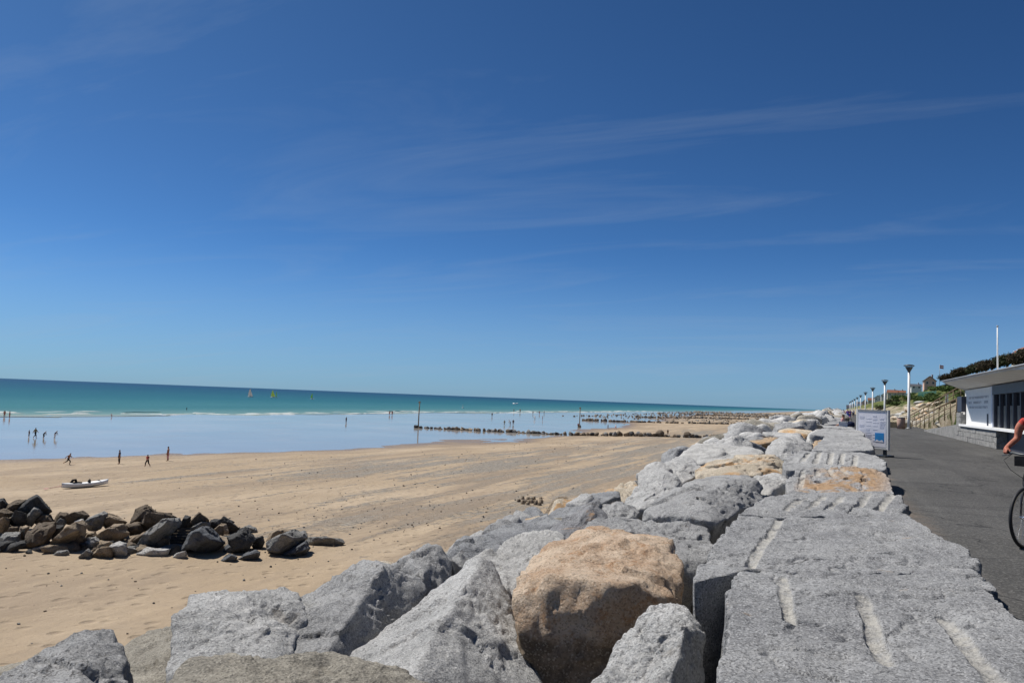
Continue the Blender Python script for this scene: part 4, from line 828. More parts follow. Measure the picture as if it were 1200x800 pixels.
# strollers on the promenade
for (x, y, h, mt, lb, rz) in [(988.5, 489.5, 9, (SKIN, CBLK, CWHT, HAIR), 'stroller in a white top far along the promenade', 170), (993.5, 491, 10.5, (SKIND, CBLU, CPUR, HAIR), 'stroller in a purple top far along the promenade', 180), (996, 490, 8.5, (SKIN, CPUR, CPUR, HAIR), 'stroller all in purple half hidden beside the other purple one', 10), (1000, 488.5, 7, (SKIN, CBLK, CWHT, HAIR), 'most distant stroller with a white top, rightmost of four', 0)]:
    p = at_z(x, y, .02); p[0] = max(p[0], 1.3); person(0, 0, 0, 'walk', mt, rz, lb, None, p, 1.72)
p = at_z(988.5, 500, .5); p[2] = .45; sitter = person(0, 0, 0, 'sit', (SKIN, CPNK, CPNK, HAIR), 80, 'person in pink sitting on the wall behind the white cool box', None, p+np.array([.0, .9, -.45]), 1.7)
bx_ = empty('cool_box', tuple(at_z(988, 500.5, .5)+np.array([0, 0, .02])))
MB().box((-.24, -.16, 0), (.24, .16, .26)).build('body', CWHT, bx_); MB().box((-.25, -.17, .262), (.25, .17, .32)).build('lid', WHITE, bx_); MB().tube([(-.2, -.18, .24), (-.2, -.2, .38), (.2, -.2, .38), (.2, -.18, .24)], .012, 6).build('handle', GREYM, bx_)
tag(bx_, 'white cool box standing on the crest of the wall', 'cool box')
bg_ = empty('beach_bag', tuple(at_z(996, 500, .5))); MB().lathe([(.0, 0), (.26, 0), (.3, .12), (.26, .28), (.12, .34), (0, .34)], n=14).build('bag', NAVY, bg_); MB().tube([(-.12, 0, .32), (-.08, 0, .5), (.08, 0, .5), (.12, 0, .32)], .015, 6).build('strap', CBLK, bg_)
tag(bg_, 'dark blue bag beside the white cool box', 'bag')

# ------------------------------------------------------------------ kayak, sails
kA = on_beach(72, 573); kB = on_beach(126.5, 568.5); kd = kB-kA; kl = float(np.linalg.norm(kd[:2]))
kr = empty('kayak', tuple(.5*(kA+kB)+np.array([0, 0, .02])), math.atan2(kd[1], kd[0]))
V = []; n = 14; ns = 25
for i in range(ns):
    u = -1+2*i/(ns-1); w = .37*(1-abs(u)**2.6)+.015; keel = .12*abs(u)**3; sheer = .33+.1*u*u
    for k in range(n):
        a = math.pi*k/(n-1); V.append((u*kl/2, -w*math.cos(a)*(1 if k else 1), keel+(sheer-keel)*(1-abs(math.sin(a))**.6)))
    for k in range(6): a = k/5; V.append((u*kl/2, w*(1-2*a)*.96, sheer+.05*math.sin(math.pi*a)*(1 if abs(u) > .35 else -1.2)))
m_ = n+6
MB().add(V, [(i*m_+k, i*m_+(k+1) % m_, (i+1)*m_+(k+1) % m_, (i+1)*m_+k) for i in range(ns-1) for k in range(m_)], True).build('hull', WHITE, kr)
MB().tube([(-kl*.32, 0, .36), (-kl*.28, 0, .6), (-kl*.22, 0, .62), (-kl*.2, 0, .36)], .09, 8).build('seat_back', CBLK, kr); MB().box((-kl*.3, -.22, .34), (-kl*.12, .22, .44)).build('seat', CBLK, kr)
MB().tube([(kl*.05, -.2, .36), (kl*.08, 0, .52), (kl*.1, .2, .36)], .08, 8).build('seat_back', CBLK, kr)
MB().tube([(kl*.28, -.3, .33), (kl*.28, 0, .45), (kl*.28, .3, .33)], .03, 6).build('strap', CBLK, kr)
tag(kr, 'long white kayak lying on the sand with black seats', 'kayak')
pr = empty('paddle', tuple(kA+np.array([-.55, .3, .06])), math.atan2(kd[1], kd[0])+.1)
MB().tube([(-.9, 0, .04), (1.1, 0, .16)], .018, 6).build('shaft', CPNK, pr)
for sx_, z_ in ((-1, .02), (1, .17)):
    MB().add([(sx_*1.0-.0, -.03, z_), (sx_*1.15, -.1, z_), (sx_*1.38, -.09, z_), (sx_*1.45, 0, z_), (sx_*1.38, .09, z_), (sx_*1.15, .1, z_), (sx_*1.0, .03, z_)]+[(sx_*1.0-.0, -.03, z_+.02), (sx_*1.15, -.1, z_+.02), (sx_*1.38, -.09, z_+.02), (sx_*1.45, 0, z_+.02), (sx_*1.38, .09, z_+.02), (sx_*1.15, .1, z_+.02), (sx_*1.0, .03, z_+.02)], [tuple(range(7)), tuple(range(13, 6, -1))]+[(i, (i+1) % 7, 7+(i+1) % 7, 7+i) for i in range(7)]).build('blade', CPNK, pr)
tag(pr, 'pinkish paddle lying at the left end of the kayak', 'paddle')
SG = plain('sail_green', (.42, .62, .16), .7, .2, .08, 1); SWt = plain('sail_white', (.72, .66, .62), .7, .2, .05, 1); SLG = plain('sail_lime', (.62, .7, .25), .7, .2, .08, 1)
for m_ in (SG, SWt, SLG):
    t_ = m_.node_tree; ou = [q for q in t_.nodes if q.type == 'OUTPUT_MATERIAL'][0]; pb_ = t_.nodes['Principled BSDF']; tr = t_.nodes.new('ShaderNodeBsdfTranslucent'); ms = t_.nodes.new('ShaderNodeMixShader'); ms.inputs[0].default_value = .6
    t_.links.new(pb_.inputs['Base Color'].links[0].from_socket, tr.inputs[0]); t_.links.new(pb_.outputs[0], ms.inputs[1]); t_.links.new(tr.outputs[0], ms.inputs[2]); t_.links.new(ms.outputs[0], ou.inputs[0])
def sailboat(px, py, hpx, mt, lab, rz, jib=True):
    p = at_z(px, py, SEA+.05); d = float((p-CAM)@FW); h = hpx*d/FPX; r = empty('sailing_catamaran', tuple(p), R_(rz))
    L = h*.62
    for s in (-1, 1): MB().tube([(-L*.5, s*L*.22, .25), (L*.1, s*L*.22, .15), (L*.42, s*L*.22, .3), (L*.55, s*L*.22, .6)], [.28, .34, .26, .04], 8).build('hull', WHITE, r)
    MB().box((-L*.3, -L*.2, .55), (L*.15, L*.2, .62)).build('trampoline', CBLK, r); MB().tube([(0, 0, .5), (0, 0, h)], .07, 6).build('mast', GREYM, r)
    def sail(a): 
        v = [(x, y+.02*k, z) for k in (-1, 1) for x, y, z in a]; n = len(a); return MB().add(v, [tuple(range(n))[::-1], tuple(range(n, 2*n))]+[(i, (i+1) % n, n+(i+1) % n, n+i) for i in range(n)])
    sail([(-.05, 0, .9), (-L*.48, .35, 1.1), (-L*.42, .4, h*.5), (-L*.22, .25, h*.93), (-.05, 0, h*.98)]).build('mainsail', mt, r)
    if jib: sail([(L*.46, 0, .8), (.1, .2, 1.0), (.08, 0, h*.78)]).build('jib', mt, r)
    tag(r, lab, 'sailboat', 'sailboats at sea')
sailboat(293.5, 465, 9.5, SWt, 'pinkish white sailboat, leftmost on the sea', 60)
sailboat(320, 465.5, 8.5, SLG, 'lime green sailboat, left of the close pair', 50)
sailboat(324, 466, 7.5, SG, 'bright green sailboat, right of the close pair', 120)
sailboat(366, 467.5, 6.5, SG, 'green sailboat alone right of the pair', 70, False)
sailboat(542.5, 478, 4.5, SWt, 'tiny white sailboat off the long groin', 130, False)
mb = empty('motorboat', tuple(at_z(604, 473.3, SEA))); MB().tube([(-4, 0, .5), (0, 0, .4), (3.5, 0, .8), (5, 0, 1.4)], [1.0, 1.2, .9, .1], 10).build('hull', WHITE, mb); MB().box((-1.5, -.8, 1.2), (1, .8, 2.1)).build('cabin', WHITE, mb); tag(mb, 'distant white motorboat near the horizon', 'motorboat')
# sand castles: little turned out buckets of sand near the wall
for k in range(18):
    p = on_beach(604+random.uniform(0, 34), 588+random.uniform(-3.5, 4.5)); h = random.uniform(.18, .3)
    b = MB().lathe([(.17, -.03), (.16, .05), (.12, h), (.05, h+.015), (0, h+.015)], n=9); o = b.build('sand_castle', B_TAN if k % 3 else B_BROWN, None, tuple(p)); tag(o, 'small upright sand castle in the cluster on the beach below the wall', 'sand castle', 'cluster of small sand castles')

# ------------------------------------------------------------------ seafront pavilion
STONE = granite('pavilion_stone', (.2, .2, .195), (.36, .355, .34), da=.3, fine=.6); NVY = plain('navy_panel', (.035, .04, .06), .5, .4, .15, 3); GLASS = plain('dark_glass', (.012, .014, .018), .08, .6, .1, 2, bump=0)
OFFW = plain('off_white_render', (.72, .72, .7), .8, .2, .05, 1.5); ROOFW = plain('roof_paint', (.62, .61, .58), .7, .2, .08, 1.2); LET = plain('grey_lettering', (.46, .48, .52), .8, .2, .05, 3)
pav = empty('seafront_pavilion', (7.0, 45, 0)); PO = np.array([7.0, 45, 0])
def pbox(a, b, name, mat, parent=pav): return MB().box(np.array(a)-PO, np.array(b)-PO).build(name, mat, parent)
core = pbox((7.35, 20, -.3), (13, 57.2, 3.02), 'wall', OFFW)
# stone plinth, laid in courses
pl = pbox((7.02, 43.6, -.3), (7.33, 57.25, .84), 'plinth', STONE)
pbox((7.02, 55.3, .846), (7.33, 57.25, 1.55), 'pillar_core', STONE, pl)
STM = [MB().box((0, 0, 0), (.14, L, .262)) for L in (.95, 1.25, 1.5)]; STMM = []
for b, L in zip(STM, (.95, 1.25, 1.5)):
    b.v = [(x-(.012 if x == 0 and (k % 3 == 0) else 0), y, z) for k, (x, y, z) in enumerate(b.v)]; STMM.append((b.mesh('stone', STONE), L))
for c in range(7):
    y = 43.6 if c < 4 else 55.3; z = -.26+c*.276
    while y < 57.1:
        me, L = random.choice(STMM); f = min(1, (57.28-y)/L)
        if f < .15: break
        o = link('stone', me, pl, (-.12+random.uniform(-.012, .012), y-45, z), (0, 0, 0), (1, f*.985, 1)); y += L*f
pbox((6.92, 55.32, 1.70), (7.32, 57.2, 2.62), 'slate_panel', NVY)
pbox((6.78, 24, .86), (7.34, 55.4, .97), 'sill', WHITE)
# white panel with three rows of small letters
wp = pbox((7.16, 46.6, .975), (7.34, 55.25, 2.98), 'white_panel', WHITE)
for row, (z0, h, spans) in enumerate([(2.44, .12, [(47.6, 54.3)]), (2.16, .13, [(47.7, 48.9), (49.8, 52.4), (53.2, 54.4)]), (1.9, .12, [(47.9, 54.0)])]):
    for a, b in spans:
        y = a; mbx = MB()
        while y < b:
            w = random.uniform(.3, .42); s_ = .065; q = random.randrange(4); x0, x1 = 7.14-PO[0], 7.158-PO[0]; yy0 = y-45
            mbx.box((x0, yy0, z0), (x1, yy0+s_, z0+h)); 
            if q in (0, 2): mbx.box((x0, yy0+w-s_-.08, z0), (x1, yy0+w-.08, z0+h))
            if q in (1, 2, 3): mbx.box((x0, yy0+s_+.002, z0+h-.05), (x1, yy0+w-s_-.084, z0+h))
            if q in (1, 0): mbx.box((x0, yy0+s_+.002, z0), (x1, yy0+w-s_-.084, z0+.05))
            y += w+.12
        mbx.build('lettering', LET, wp)
pbox((7.12, 47.6, 1.02), (7.157, 47.85, 1.62), 'meter_box', NVY, wp)
pbox((7.12, 46.2, .975), (7.34, 46.58, 2.985), 'corner_post', plain('bluish_lit_white', (.6, .64, .74), .6, .3, .05, 2))  # a white post; the bluish light on it is mixed into its colour
# dark glazed front
pbox((7.10, 24, 2.56), (7.34, 46.15, 2.99), 'fascia_panel', NVY)
gl = pbox((7.28, 24, .975), (7.345, 46.15, 2.55), 'glazing', GLASS)
y = 46.0
while y > 26: pbox((7.14, y-.16, .975), (7.275, y, 2.55), 'mullion', NVY, gl); y -= 1.55
y = 45.2
while y > 26: pbox((7.19, y-.07, .975), (7.27, y, 2.0), 'glazing_bar', GREYM, gl); y -= 1.55
pbox((7.30, 24, -.3), (7.349, 43.55, .855), 'recessed_base', NVY)
# roof: soffit rises outwards, thin front edge, deeper fascia towards the camera
xo = 5.75; rf = MB(); 
def rp_(x, y, z): return (x-PO[0], y-45, z)
rf.add([rp_(7.3, 57.3, 3.03), rp_(xo, 53.5, 3.33), rp_(xo, 33.6, 3.17), rp_(xo, 22, 2.8), rp_(7.3, 22, 3.03), rp_(13.5, 57.3, 3.1), rp_(13.5, 22, 3.1), rp_(7.3, 33.6, 3.03),
        rp_(7.3, 57.3, 3.5), rp_(xo-.02, 53.5, 3.42), rp_(xo-.02, 33.6, 3.24), rp_(xo-.02, 22, 3.16), rp_(7.3, 22, 3.5), rp_(13.5, 57.3, 3.55), rp_(13.5, 22, 3.55), rp_(7.3, 33.6, 3.5)],
       [(0, 1, 2, 7), (7, 2, 3, 4), (0, 7, 4, 6, 5), (8, 15, 10, 9), (15, 12, 11, 10), (8, 13, 14, 12, 15), (1, 9, 10, 2), (2, 10, 11, 3), (0, 8, 9, 1), (0, 5, 13, 8), (5, 6, 14, 13), (4, 3, 11, 12), (6, 4, 12, 14)])
ro = rf.build('roof', ROOFW, pav); MB().tube([rp_(xo-.05, 53.55, 3.43), rp_(xo-.05, 33.6, 3.25), rp_(xo-.05, 22, 3.17)], .035, 6).build('gutter', GREYM, ro)
tag(pav, 'flat roofed white pavilion with stone plinth and dark glazing beside the promenade', 'pavilion')
mp_ = at_x(1169, 431, 7.9); mt_ = empty('flag_mast', (7.9, mp_[1], 3.5)); HM = at_x(1169, 383, 7.9)[2]-3.5; MB().tube([(0, 0, 0), (0, 0, HM)], [.045, .03], 8).build('pole', WHITE, mt_); MB().lathe([(.0, 0), (.14, 0), (.14, .06), (.06, .12), (.0, .12)], n=10).build('base', GREYM, mt_); MB().tube([(0, 0, HM), (0, 0, HM+.08)], .045, 8).build('cap', GREYM, mt_)
tag(mt_, 'slim white mast standing on the pavilion roof', 'mast')

# ------------------------------------------------------------------ street lamps
def lamp(X, Y):
    r = empty('street_lamp', (X, Y, 0))
    MB().lathe([(.0, 0), (.24, 0), (.24, .05), (.16, .1), (.0, .1)], n=12).build('base', GREYM, r)
    MB().tube([(0, 0, .05), (0, 0, 1.2), (0, 0, 5.5)], [.14, .13, .11], 12).build('pole', WHITE, r)
    hd = MB().lathe([(.0, 5.45), (.11, 5.45), (.13, 5.6), (.28, 5.85), (.34, 6.0), (.0, 6.0)], n=16).build('lamp_bowl', DARKM, r)
    cp = MB().lathe([(.0, 6.12), (.48, 6.08), (.52, 6.12), (.34, 6.2), (.0, 6.25)], n=20).build('canopy', DARKM, r)
    for k in range(4):
        a = k*math.pi/2+.4; MB().tube([(.12*math.cos(a), .12*math.sin(a), 5.55), (.45*math.cos(a), .45*math.sin(a), 6.1)], .022, 6).build('strut', GREYM, hd)
    return r
LN = ['nearest', 'second', 'third', 'fourth', 'fifth', 'sixth', 'seventh', 'eighth', 'ninth', 'tenth']
for k in range(10): tag(lamp(6.55, 88.5+43*k), f'white street lamp with a dark bowl head, {LN[k]} in the row', 'street lamp', 'street lamps along the promenade')

# ------------------------------------------------------------------ notice board
def at_y(x, y, Y):
    d = ray(x, y); return CAM+d*(Y/d[1])
BY = 30.6; a = at_y(1005, 480, BY); b = at_y(1041, 527, BY); nb_ = empty('notice_board', (.5*(a[0]+b[0]), BY, 0), R_(-30)); hw = .5*(b[0]-a[0])*1.12; z0, z1 = b[2]+.02, a[2]
BOARD = plain('board_face', (.74, .74, .8), .45, .4, .03, 2); BTXT = plain('board_print', (.65, .655, .73), .6, .3, .05, 4); BBLU = plain('board_blue', (.03, .25, .58), .5, .4, .1, 3)
MB().box((-hw, -.05, z0), (hw, .07, z1)).build('panel', WHITE, nb_)
f = MB().box((-hw+.05, -.058, z0+.07), (hw-.06, -.052, z1-.06)).build('sheet', BOARD, nb_)
for q in ((-hw-.02, z0, -hw+.03, z1), (hw-.03, z0, hw+.02, z1)): MB().box((q[0], -.065, q[1]-.02), (q[2], .075, q[3]+.02)).build('frame_post', WHITE, nb_)
MB().box((-hw+.032, -.075, z1-.025), (hw-.032, .085, z1+.018)).build('frame_rail', GREYM, nb_); MB().box((-hw+.032, -.075, z0-.02), (hw-.032, .085, z0+.02)).build('frame_rail', GREYM, nb_)
tx = MB(); W2 = 2*hw-.12
for c in range(4):
    zt = z1-.16-random.uniform(0, .06); xl = -hw+.09+c*W2/4
    while zt > z0+.18:
        if not (c == 3 and zt < z0+.62) and random.random() > .45: tx.box((xl, -.0625, zt), (xl+W2/4*random.uniform(.5, .86), -.0585, zt+.014))
        zt -= .036 if random.random() > .15 else .09
tx.build('print', BTXT, f)
bs = hw*2*.28; ex = hw-.13-bs; ez = z0+.24
em = MB().box((ex, -.064, ez), (ex+bs, -.0585, ez+bs*1.0)).build('blue_emblem', BBLU, f)
MB().add([(ex, -.0665, ez), (ex+bs, -.0665, ez), (ex+bs*.82, -.0665, ez+.07), (ex+bs*.5, -.0665, ez+.03), (ex+bs*.2, -.0665, ez+.08)], [(0, 1, 2, 3, 4)]).build('emblem_notch', BOARD, em)
for x in (-hw+.1, hw-.12): MB().box((x-.05, -.03, 0), (x+.05, .05, z0-.025)).build('leg', DARKM, nb_)
MB().box((hw-.35, -.3, 0), (hw+.05, .3, .06)).build('foot', DARKM, nb_)
tag(nb_, 'white notice board with a blue square standing beside the stone wall', 'notice board')

# ------------------------------------------------------------------ landward slope: ramp, rails, shrubs, houses
LEAF = {}
def leafmat(n, a, b):
    m = NM(n); c = m.coord(rand=True); oi = m.n.new('ShaderNodeObjectInfo'); col = m.mix(m.noise(c, 2.2, 5), a, b); mm = m.done(col, .8, .2); m.b.inputs['Subsurface Weight'].default_value = 0; return mm
LG = leafmat('leaf_green', (.045, .085, .02), (.12, .17, .05)); LD = leafmat('leaf_dark', (.028, .04, .018), (.07, .075, .035)); LB = leafmat('leaf_brown', (.05, .038, .025), (.09, .075, .045)); LY = leafmat('leaf_straw', (.22, .2, .09), (.36, .31, .16))
BARK = plain('bark', (.09, .07, .055), .95, .1, .3, 6, bump=.02)
def foliage(name, mat, blobs, n, size, seed, stretch=1.):
    g = np.random.default_rng(seed); V = []; bl = np.array(blobs, float); vol = bl[:, 3]*bl[:, 4]*bl[:, 5]; pk = g.choice(len(bl), n, p=vol/vol.sum())
    u = g.normal(size=(n, 3)); u /= np.linalg.norm(u, axis=1)[:, None]; u *= (g.uniform(0, 1, n)**.3)[:, None]
    c = bl[pk, :3]+u*bl[pk, 3:6]*(1+.25*fbm(u*2+pk[:, None], 3, seed))[:, None]
    a = g.normal(size=(n, 3)); a /= np.linalg.norm(a, axis=1)[:, None]; b = np.cross(a, g.normal(size=(n, 3))); b /= np.linalg.norm(b, axis=1)[:, None]
    s = size*g.uniform(.5, 1.3, n)[:, None]
    V = np.stack([c-a*s-b*s*.45, c+a*s*stretch-b*s*.3, c+a*s*1.1*stretch+b*s*.4, c-a*s*.8+b*s*.5], 1).reshape(-1, 3)
    return mesh_np(name, V, np.arange(4*n).reshape(-1, 4), mat, False)
SHM = []
for k in range(5):
    g = random.Random(k); bl = [(g.uniform(-.8, .8), g.uniform(-.8, .8), g.uniform(.25, .8), g.uniform(.4, .7), g.uniform(.4, .7), g.uniform(.35, .6)) for _ in range(6)]
    SHM.append((foliage('foliage', [LG, LD, LG, LY, LD][k], bl, 900, .11, 40+k), MB().tube([(0, 0, -.2), (.05, 0, .3), (.2, .1, .7)], [.05, .04, .01], 6).mesh('stem', BARK)))
kname = ['fresh green', 'dark green', 'mid green', 'straw coloured', 'deep green']
def hz(X, Y): return float(dune_z(np.array([X]), np.array([Y]))[0])
for k in range(110):
    Y = 58+random.random()**1.6*260; X = random.choice([random.uniform(13, 20), random.uniform(17, 28), random.uniform(24, 31)]); i = random.choice([0, 1, 2, 3, 4, 0, 2]); s = random.uniform(.45, 1.0)*(1+Y/400)
    r = empty('shrub', (X, Y, hz(X, Y)-.1), random.uniform(0, 6)); r.scale = (s*1.3, s*1.3, s*.8)
    link('foliage', SHM[i][0], r); link('stem', SHM[i][1], r)
    tag(r, f'{kname[i]} shrub on the dune slope behind the lamps', 'shrub', f'{kname[i]} shrubs on the dune')
for k in range(75):        # pale stones of the terraced foot of the slope
    Y = 64+random.random()**1.5*110; X = random.uniform(8.8, 14.5); i = random.choice([5, 6, 6, 3]); s = random.uniform(.9, 1.9)
    o = link('slope_stone', GEN[i], None, (X, Y, hz(X, Y)-.22*s), (random.uniform(-.2, .2), random.uniform(-.2, .2), random.uniform(0, 6)), (s*1.3, s*1.5, s*.7)); tag(o, 'pale stone set into the foot of the sandy dune slope', 'stone', 'pale stones at the foot of the dune')
WD = plain('rail_wood', (.2, .15, .1), .85, .2, .25, 4)
def rail(A, B, n, lab, mat, h=.95):
    A = np.array(A); B = np.array(B); r = empty('handrail', tuple(A)); D = B-A
    for k in range(n+1): p = D*k/n; MB().tube([tuple(p+np.array([0, 0, -.5])), tuple(p+np.array([0, 0, h]))], .05, 6).build('post', mat, r)
    for z in (h, h*.5): MB().tube([(0, 0, z), tuple(D+np.array([0, 0, z]))], .065 if z == h else .035, 6).build('rail', mat, r)
    return tag(r, lab, 'handrail', 'handrails of the ramp')
r0 = at_x(1069, 503, 8.0); r1 = at_x(1121, 480, 9.6); r2 = at_x(1062, 497, 9.6); r3 = at_x(1126, 463, 11.8)
rail(r0, r1, 9, 'lower dark wooden handrail climbing from the nearest lamp', WD); rail(r2, r3, 10, 'upper brown handrail climbing the dune slope', WD)
PATH = plain('path_sand', (.42, .35, .25), .95, .1, .15, 2)
mbp = MB(); mbp.add([tuple(r0+np.array([.1, 0, -.05])), tuple(r1+np.array([.1, 0, -.05])), tuple(r3+np.array([-.2, 0, -.6])), tuple(r2+np.array([-.2, 0, -.25])), tuple(r0+np.array([.1, 0, -1.5])), tuple(r1+np.array([.1, 0, -3.5])), tuple(r3+np.array([-.2, 0, -3.6])), tuple(r2+np.array([-.2, 0, -1.5]))], [(0, 1, 2, 3), (4, 7, 6, 5), (0, 4, 5, 1), (1, 5, 6, 2), (2, 6, 7, 3), (3, 7, 4, 0)])
tag(mbp.build('ramp_path', DUNE), kind='structure')
w0 = np.array([7.05, 57.4, 0]); rw = MB(); rw.hexa([(7.05, 57.3, -.2), (7.45, 57.3, -.2), (7.45, 79, -.2), (7.05, 79, -.2), (7.05, 57.3, .95), (7.45, 57.3, .95), (7.45, 79, .12), (7.05, 79, .12)])
tag(rw.build('retaining_wall', STONE), 'low grey stone wall sloping down from the pavilion to the ramp', 'wall')
bn = empty('litter_bin', tuple(at_z(1056, 502.5, .0))); MB().lathe([(.0, 0), (.32, 0), (.36, .5), (.35, 1.05), (.3, 1.1), (.28, 1.0), (.0, .95)], n=16).build('drum', plain('pinkish_concrete', (.42, .29, .23), .9, .1, .12, 4), bn); MB().torus((0, 0, 0), .35, .03).build('rim', GREYM, bn, (0, 0, 1.07), (math.pi/2, 0, 0)); tag(bn, 'pinkish drum shaped litter bin left of the nearest lamp', 'litter bin')
lp = at_z(1046, 501, 0); ys_ = empty('sandstone_wall', tuple(lp)); 
for k in range(5): MB().box((-1.6+k*.66, -.2, 0 if k % 2 else -.02), (-1.6+k*.66+.64, .2, .5+.04*(k % 3))).build('block', plain('sandstone', (.55, .42, .24), .9, .1, .15, 3) if k == 0 else bpy.data.materials['sandstone'], ys_)
tag(ys_, 'short yellow sandstone wall beside the litter bin', 'wall')
# green mesh fence on the slope
f0 = at_x(1076, 470, 17.5); f1 = at_x(1097, 471, 17.5); fn = empty('mesh_fence', tuple(f0)); D = f1-f0; GRN = plain('green_wire', (.02, .1, .07), .6, .3, .1, 5)
for k in range(7): p = D*k/6; MB().tube([tuple(p+np.array([0, 0, -.8])), tuple(p+np.array([0, 0, 2.2]))], .06, 6).build('post', GRN, fn)
for k in range(6):
    mbf = MB(); a_ = D*k/6; b_ = D*(k+1)/6
    for z in np.arange(.1, 2.15, .16): mbf.tube([tuple(a_+np.array([0, 0, z])), tuple(b_+np.array([0, 0, z]))], .035, 4)
    for t in np.linspace(.08, .92, 9): p = a_+(b_-a_)*t; mbf.tube([tuple(p+np.array([0, 0, .1])), tuple(p+np.array([0, 0, 2.1]))], .035, 4)
    mbf.build('mesh_panel', GRN, fn)
tag(fn, 'dark green wire fence on the dune slope below the pink house', 'fence')
sg = at_x(1109.5, 475, 13.5); sr = empty('sign_post', tuple(sg)); MB().box((-.18, -.03, .35), (.18, .03, 1.5)).build('board', WHITE, sr); MB().tube([(0, .05, -.5), (0, .05, 1.5)], .04, 6).build('post', GREYM, sr); tag(sr, 'narrow upright white sign on the slope beside the pavilion', 'sign')
# houses on the ridge
WPK = plain('house_pink', (.62, .42, .34), .9, .1, .06, 1); WCR = plain('house_cream', (.6, .54, .42), .9, .1, .06, 1); WWH = plain('house_white', (.7, .69, .66), .9, .1, .05, 1); SLT = plain('slate_roof', (.075, .08, .095), .8, .3, .2, 3); TIL = plain('tile_roof', (.2, .09, .06), .9, .2, .2, 3)
def house(px, py, X, wpx, hpx, wall, roof, lab, gable_front=True, dep=8):
    p = at_x(px, py, X); d = float((p-CAM)@FW); w = wpx*d/FPX; h = hpx*d/FPX; r = empty('house', tuple(p))
    e = h*.5 if gable_front else h*.55; x0, x1 = -w/2, w/2
    if gable_front:
        MB().add([(x0, 0, -5), (x1, 0, -5), (x1, 0, e), (0, 0, h-.25), (x0, 0, e), (x0, dep, -5), (x1, dep, -5), (x1, dep, e), (0, dep, h-.25), (x0, dep, e)], [(0, 1, 2, 3, 4), (9, 8, 7, 6, 5), (0, 5, 6, 1), (1, 6, 7, 2), (4, 9, 5, 0), (2, 7, 8, 3), (3, 8, 9, 4)]).build('wall', wall, r)
        rb = MB()
        for s in (-1, 1): rb.hexa([(s*(w/2+.4), -.4, e-.35), (s*(w/2+.4), dep+.4, e-.35), (0, dep+.4, h-.2), (0, -.4, h-.2), (s*(w/2+.4), -.4, e-.1), (s*(w/2+.4), dep+.4, e-.1), (0, dep+.4, h+.1), (0, -.4, h+.1)])
    else:
        MB().box((x0, 0, -5), (x1, dep, e)).build('wall', wall, r)
        rb = MB().add([(x0-.4, -.5, e+.01), (x1+.4, -.5, e+.01), (x1+.4, dep+.5, e+.01), (x0-.4, dep+.5, e+.01), (x0-.2, dep/2, h), (x1+.2, dep/2, h)], [(0, 3, 2, 1), (0, 1, 5, 4), (2, 3, 4, 5), (0, 4, 3), (1, 2, 5)])
    ro = rb.build('roof', roof, r); MB().box((w*.18, dep*.4, h*.55), (w*.18+.7, dep*.4+.9, h+.9)).build('chimney', wall, ro)
    for k in range(2):
        x = (-.25+.5*k)*w; wi = MB().box((x-.55, -.03, e*.25), (x+.55, .02, e*.25+1.4)).build('window', WHITE, r); MB().box((x-.45, -.05, e*.25+.1), (x+.45, -.035, e*.25+1.3)).build('pane', GLASS, wi)
    # a house looks out to sea as well
    for k in range(2):
        y = dep*(.3+.4*k); wi = MB().box((x0-.03, y-.6, e*.25), (x0+.02, y+.6, e*.25+1.4)).build('window', WHITE, r); MB().box((x0-.05, y-.5, e*.25+.1), (x0-.035, y+.5, e*.25+1.3)).build('pane', GLASS, wi)
    return tag(r, lab, 'house', 'houses on the ridge')
house(1090, 451.5, 45, 12.5, 11, WPK, SLT, 'pink gabled house on the dune ridge')
house(1074, 456, 47, 11, 6.5, WWH, SLT, 'low dark roofed house left of the pink gabled one', False, 9)
house(1046, 464, 44, 11, 7.5, WCR, TIL, 'cream house with brown roof between two lamps', False)
house(1055, 463, 50, 12, 6, WCR, TIL, 'low brown roofed house right of the cream one', False)
house(1037, 466, 42, 8, 6, WWH, SLT, 'white house just left of the second lamp', True)
for k, (x, y, w, h) in enumerate([(1029, 469, 8, 6), (1021, 472, 7, 6), (1013.5, 474, 6, 6), (1006.5, 476, 6, 5.5), (1000, 477.5, 5, 5), (994.5, 478.8, 5, 4.5)]):
    house(x, y, 40, w, h, [WWH, WCR, WPK][k % 3], [SLT, TIL, SLT][k % 3], f'distant ridge house, {LN[k]} in the row left of the second lamp', k % 2 == 0, 10)
house(1203, 419, 34, 14, 13, WCR, TIL, 'house with brown gable peeping over the trees at the right edge', True)
fp = at_x(1101, 449, 42); fl = empty('flagpole', tuple(fp)); d = float((fp-CAM)@FW); H_ = 22*d/FPX; MB().tube([(0, 0, -3), (0, 0, H_)], [.1, .06], 6).build('pole', GREYM, fl)
fw = 1.6
for k, mt in enumerate((CRED, CWHT, CRED)):
    v = [(.08+i*.3, .12*math.sin(i*1.1), H_-.2-k*.5-.05*i) for i in range(6)]+[(.08+i*.3, .12*math.sin(i*1.1), H_-.68-k*.5-.05*i) for i in range(6)]
    MB().add(v+[(x, y+.02, z) for x, y, z in v], [(i, i+1, i+7, i+6) for i in range(5)]+[(i+12, i+18, i+19, i+13) for i in range(5)], True).build('flag_stripe', mt, fl)
tag(fl, 'flagpole with a red and white flag right of the pink house', 'flagpole')
